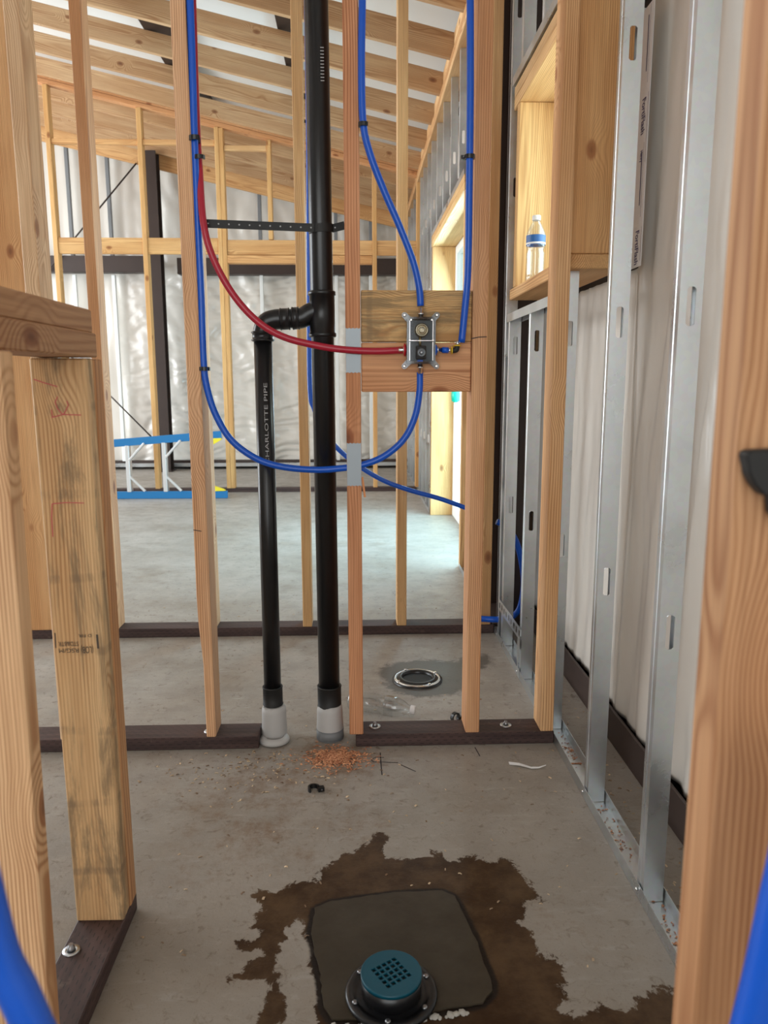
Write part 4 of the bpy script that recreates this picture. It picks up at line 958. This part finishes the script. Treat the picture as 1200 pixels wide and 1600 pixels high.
# bottles
def bottle(label, loc, rot, lab=True, sc=1.):
    t = thing('water_bottle', label, 'bottle', loc)
    prof = [(.008, .004), (.026, .0), (.031, .006), (.0315, .02)]
    z = .02
    for k in range(7):
        prof += [(.0295, z+.004), (.0315, z+.010)]; z += .0105
    prof += [(.0275, z+.012), (.030, z+.020), (.0325, z+.026), (.0325, z+.062), (.030, z+.072), (.022, z+.090), (.0135, z+.104), (.0125, z+.112)]
    prof = [(r*sc, q*sc) for r, q in prof]
    o = lathe('body', prof, M['clear_plastic'], t, loc, seg=28)
    c = lathe('cap', [(.014*sc, (z+.110)*sc), (.0145*sc, (z+.112)*sc), (.0145*sc, (z+.124)*sc), (.013*sc, (z+.126)*sc)], M['white_plastic'], t, loc, seg=24)
    if lab: lathe('label_band', [(.0331*sc, (z+.030)*sc), (.0331*sc, (z+.036)*sc)], M['white_plastic'], t, loc, seg=32, cap=False)
    pr = [(.0329*sc, (z+.028)*sc), (.0329*sc, (z+.060)*sc)]
    l_ = lathe('paper_label', pr, M['label_blue'] if lab else M['clear_plastic'], t, loc, seg=32, cap=False)
    t.rotation_euler = rot; return t
def fixb(t):
    for c in t.children: c.location = (0, 0, 0)
    return t
b1 = fixb(bottle('empty water bottle with a blue label standing on the window sill', (.617, 2.72, 1.3865), (0, 0, 0)))
bb = (-0.033,2.336,0); be = (0.147,2.281,0)
dv = Vector(be)-Vector(bb)
b2 = fixb(bottle('crushed clear water bottle lying on the floor behind the sill plate', (bb[0], bb[1], .034), (0, PI/2+.06, math.atan2(dv.y, dv.x)), lab=False))
# strip of white plastic, floor marks
sp = [(0.414,1.961),(0.441,1.946),(0.47,1.931),(0.491,1.93),(0.513,1.94)]
bm = bmesh.new(); pr = None
for k, (x, y) in enumerate(sp):
    wv_ = (.007, .006, .004, .003, .001)[k]; cur = [bm.verts.new((x, y+s*wv_, .0015+.004*math.sin(k*1.3)**2+(.001 if s > 0 else 0))) for s in (-1, 1)]
    if pr: bm.faces.new((pr[0], cur[0], cur[1], pr[1]))
    pr = cur
me = me_of(bm); c0 = Vector((*sp[0], 0)); me.transform(Matrix.Translation(-c0)); o = link('plastic_strip', me, None, M['white_plastic'], loc=c0); md = o.modifiers.new('t', 'SOLIDIFY'); md.thickness = .0008
tag(o, 'torn white plastic strip lying in front of the sill plate', 'scrap')
def fm(pts, w_=.0028): return [(x, y, 0) for x, y in pts]
for pts in ([(0.058,2.038),(0.058,1.986),(0.059,1.912)], [(0.068,2.008),(0.046,2.012),(0.031,1.998),(0.038,1.983),(0.067,1.982),(0.106,1.977)], [(0.334,2.059),(0.34,2.005)], [(0.109,1.969),(0.152,1.926)]):
    mark('marker_line', fm(pts), .0030, M['pencil'], floor, (0, 0, 1), .0006)
# shavings and chips
def flakes(name, n, fn, size, m, label, cat):
    bm = bmesh.new()
    for i in range(n):
        x, y, z = fn(); a = R.uniform(0, 2*PI); l_ = R.uniform(.5, 1.)*size; w_ = l_*R.uniform(.25, .55); c, s = math.cos(a), math.sin(a); t = R.uniform(-.5, .5); cu = R.uniform(.15, .5)*l_
        top = []; 
        for u, h in ((-1, 0), (0, cu), (1, R.uniform(0, .6)*cu)):
            for v in (-1, 1): top.append(bm.verts.new((x+c*u*l_-s*v*w_, y+s*u*l_+c*v*w_, z+h+.0004+abs(t)*w_*(v+1)*.4)))
        bm.faces.new((top[0], top[2], top[3], top[1])); bm.faces.new((top[2], top[4], top[5], top[3]))
    o = link(name, me_of(bm), None, m); md = o.modifiers.new('t', 'SOLIDIFY'); md.thickness = .0006
    return tag(o, label, cat, kind='stuff')
pc = (-0.068,2.013,0)
def fpile():
    a = R.uniform(0, 2*PI); r = abs(R.gauss(0, 1)); x = pc[0]+.062*r*math.cos(a)*.8; y = pc[1]+.045*r*math.sin(a)*.8
    return x, min(y, 2.07) if x > -.03 else y, .006*max(0, 1-r/1.6)*R.random()
flakes('wood_shavings', 1100, fpile, .0058, M['shavings'], 'heap of orange wood shavings at the foot of the main drain pipe', 'shavings')
def fscat():
    while True:
        k = R.random()
        if k < .45: x, y = R.gauss(-.25, .16), R.gauss(1.98, .08)
        elif k < .6: x, y = R.uniform(-.42, .56), R.uniform(1.2, 2.06)
        elif k < .8: x, y = R.uniform(.62, .73), R.uniform(1.2, 2.6)
        elif k < .9: x, y = R.uniform(-.9, .5), R.uniform(2.2, 3.0)
        else: x, y = R.uniform(-1.0, .5), R.uniform(3.18, 3.7)
        if 2.06 < y < 2.19 or 3.05 < y < 3.18 or x < -.44 and y < 1.45 or inpoly(x, y, PATCH): continue
        return x, y, 0
flakes('floor_debris', 520, fscat, .0052, M['pale_chips'], 'scattered wood chips and sawdust on the concrete', 'debris')
def ftrack(): return R.uniform(.575, .613), R.choice((R.gauss(2.02, .05), R.gauss(1.62, .09), R.gauss(1.25, .07), 1.95)), .0025
flakes('track_debris', 240, ftrack, .0035, M['shavings'], 'brown sawdust and splinters lying in the steel floor track', 'debris')

# ================================================================== LADDER
YL = 6.93
ld = thing('step_ladder', 'blue fibreglass step ladder lying on its side on the far floor', 'ladder', (-2, YL, 0))
r0, r1 = Vector((-3.1, YL, .435)), Vector((-1.224,6.93,0.578))
stick('rail', r0, r1, .030, .068, M['ladder_blue'], ld, xdir=(0, 1, 0)); stick('rail', (-3.1, YL, .034), (-1.1870, YL, .034), .030, .066, M['ladder_blue'], ld, xdir=(0, 1, 0))
def rz(x): return r0.z+(r1.z-r0.z)*(x-r0.x)/(r1.x-r0.x)
for x in (-2.70, -2.38, -2.0670, -1.7410):
    stick('tread', (x, YL+.01, .065), (x, YL+.01, rz(x)-.03), .034, .075, M['aluminium'], ld)
    stick('tread_brace', (x+.015, YL-.012, rz(x)-.16), (x+.155, YL-.012, rz(x+.155)-.02), .036, .018, M['aluminium'], ld, xdir=(0, 1, 0))
    stick('tread_brace', (x+.015, YL-.012, .20), (x+.140, YL-.012, .07), .030, .018, M['aluminium'], ld, xdir=(0, 1, 0))
FZ = ((1, 0, 0), (0, 0, 1), (0, -1, 0))
x1 = r1.x
prism('foot_brace', [(x1-.14, r1.z-.035), (x1+.0, r1.z-.03), (x1+.0, r1.z-.045), (x1-.12, r1.z-.115)], -.02, .02, M['ladder_yellow'], ld, frame=FZ, loc=(0, YL, 0))
prism('foot_brace', [(x1-.14, .065), (x1+.02, .07), (x1+.0, .085), (x1-.13, .13)], -.02, .02, M['ladder_yellow'], ld, frame=FZ, loc=(0, YL, 0))
stick('rear_rail', (-3.1, YL+.075, .435), (x1-.05, YL+.075, r1.z-.005), .025, .050, M['ladder_blue'], ld, xdir=(0, 1, 0)); stick('rear_rail', (-3.1, YL+.075, .030), (x1-.05, YL+.075, .030), .025, .050, M['ladder_blue'], ld, xdir=(0, 1, 0))
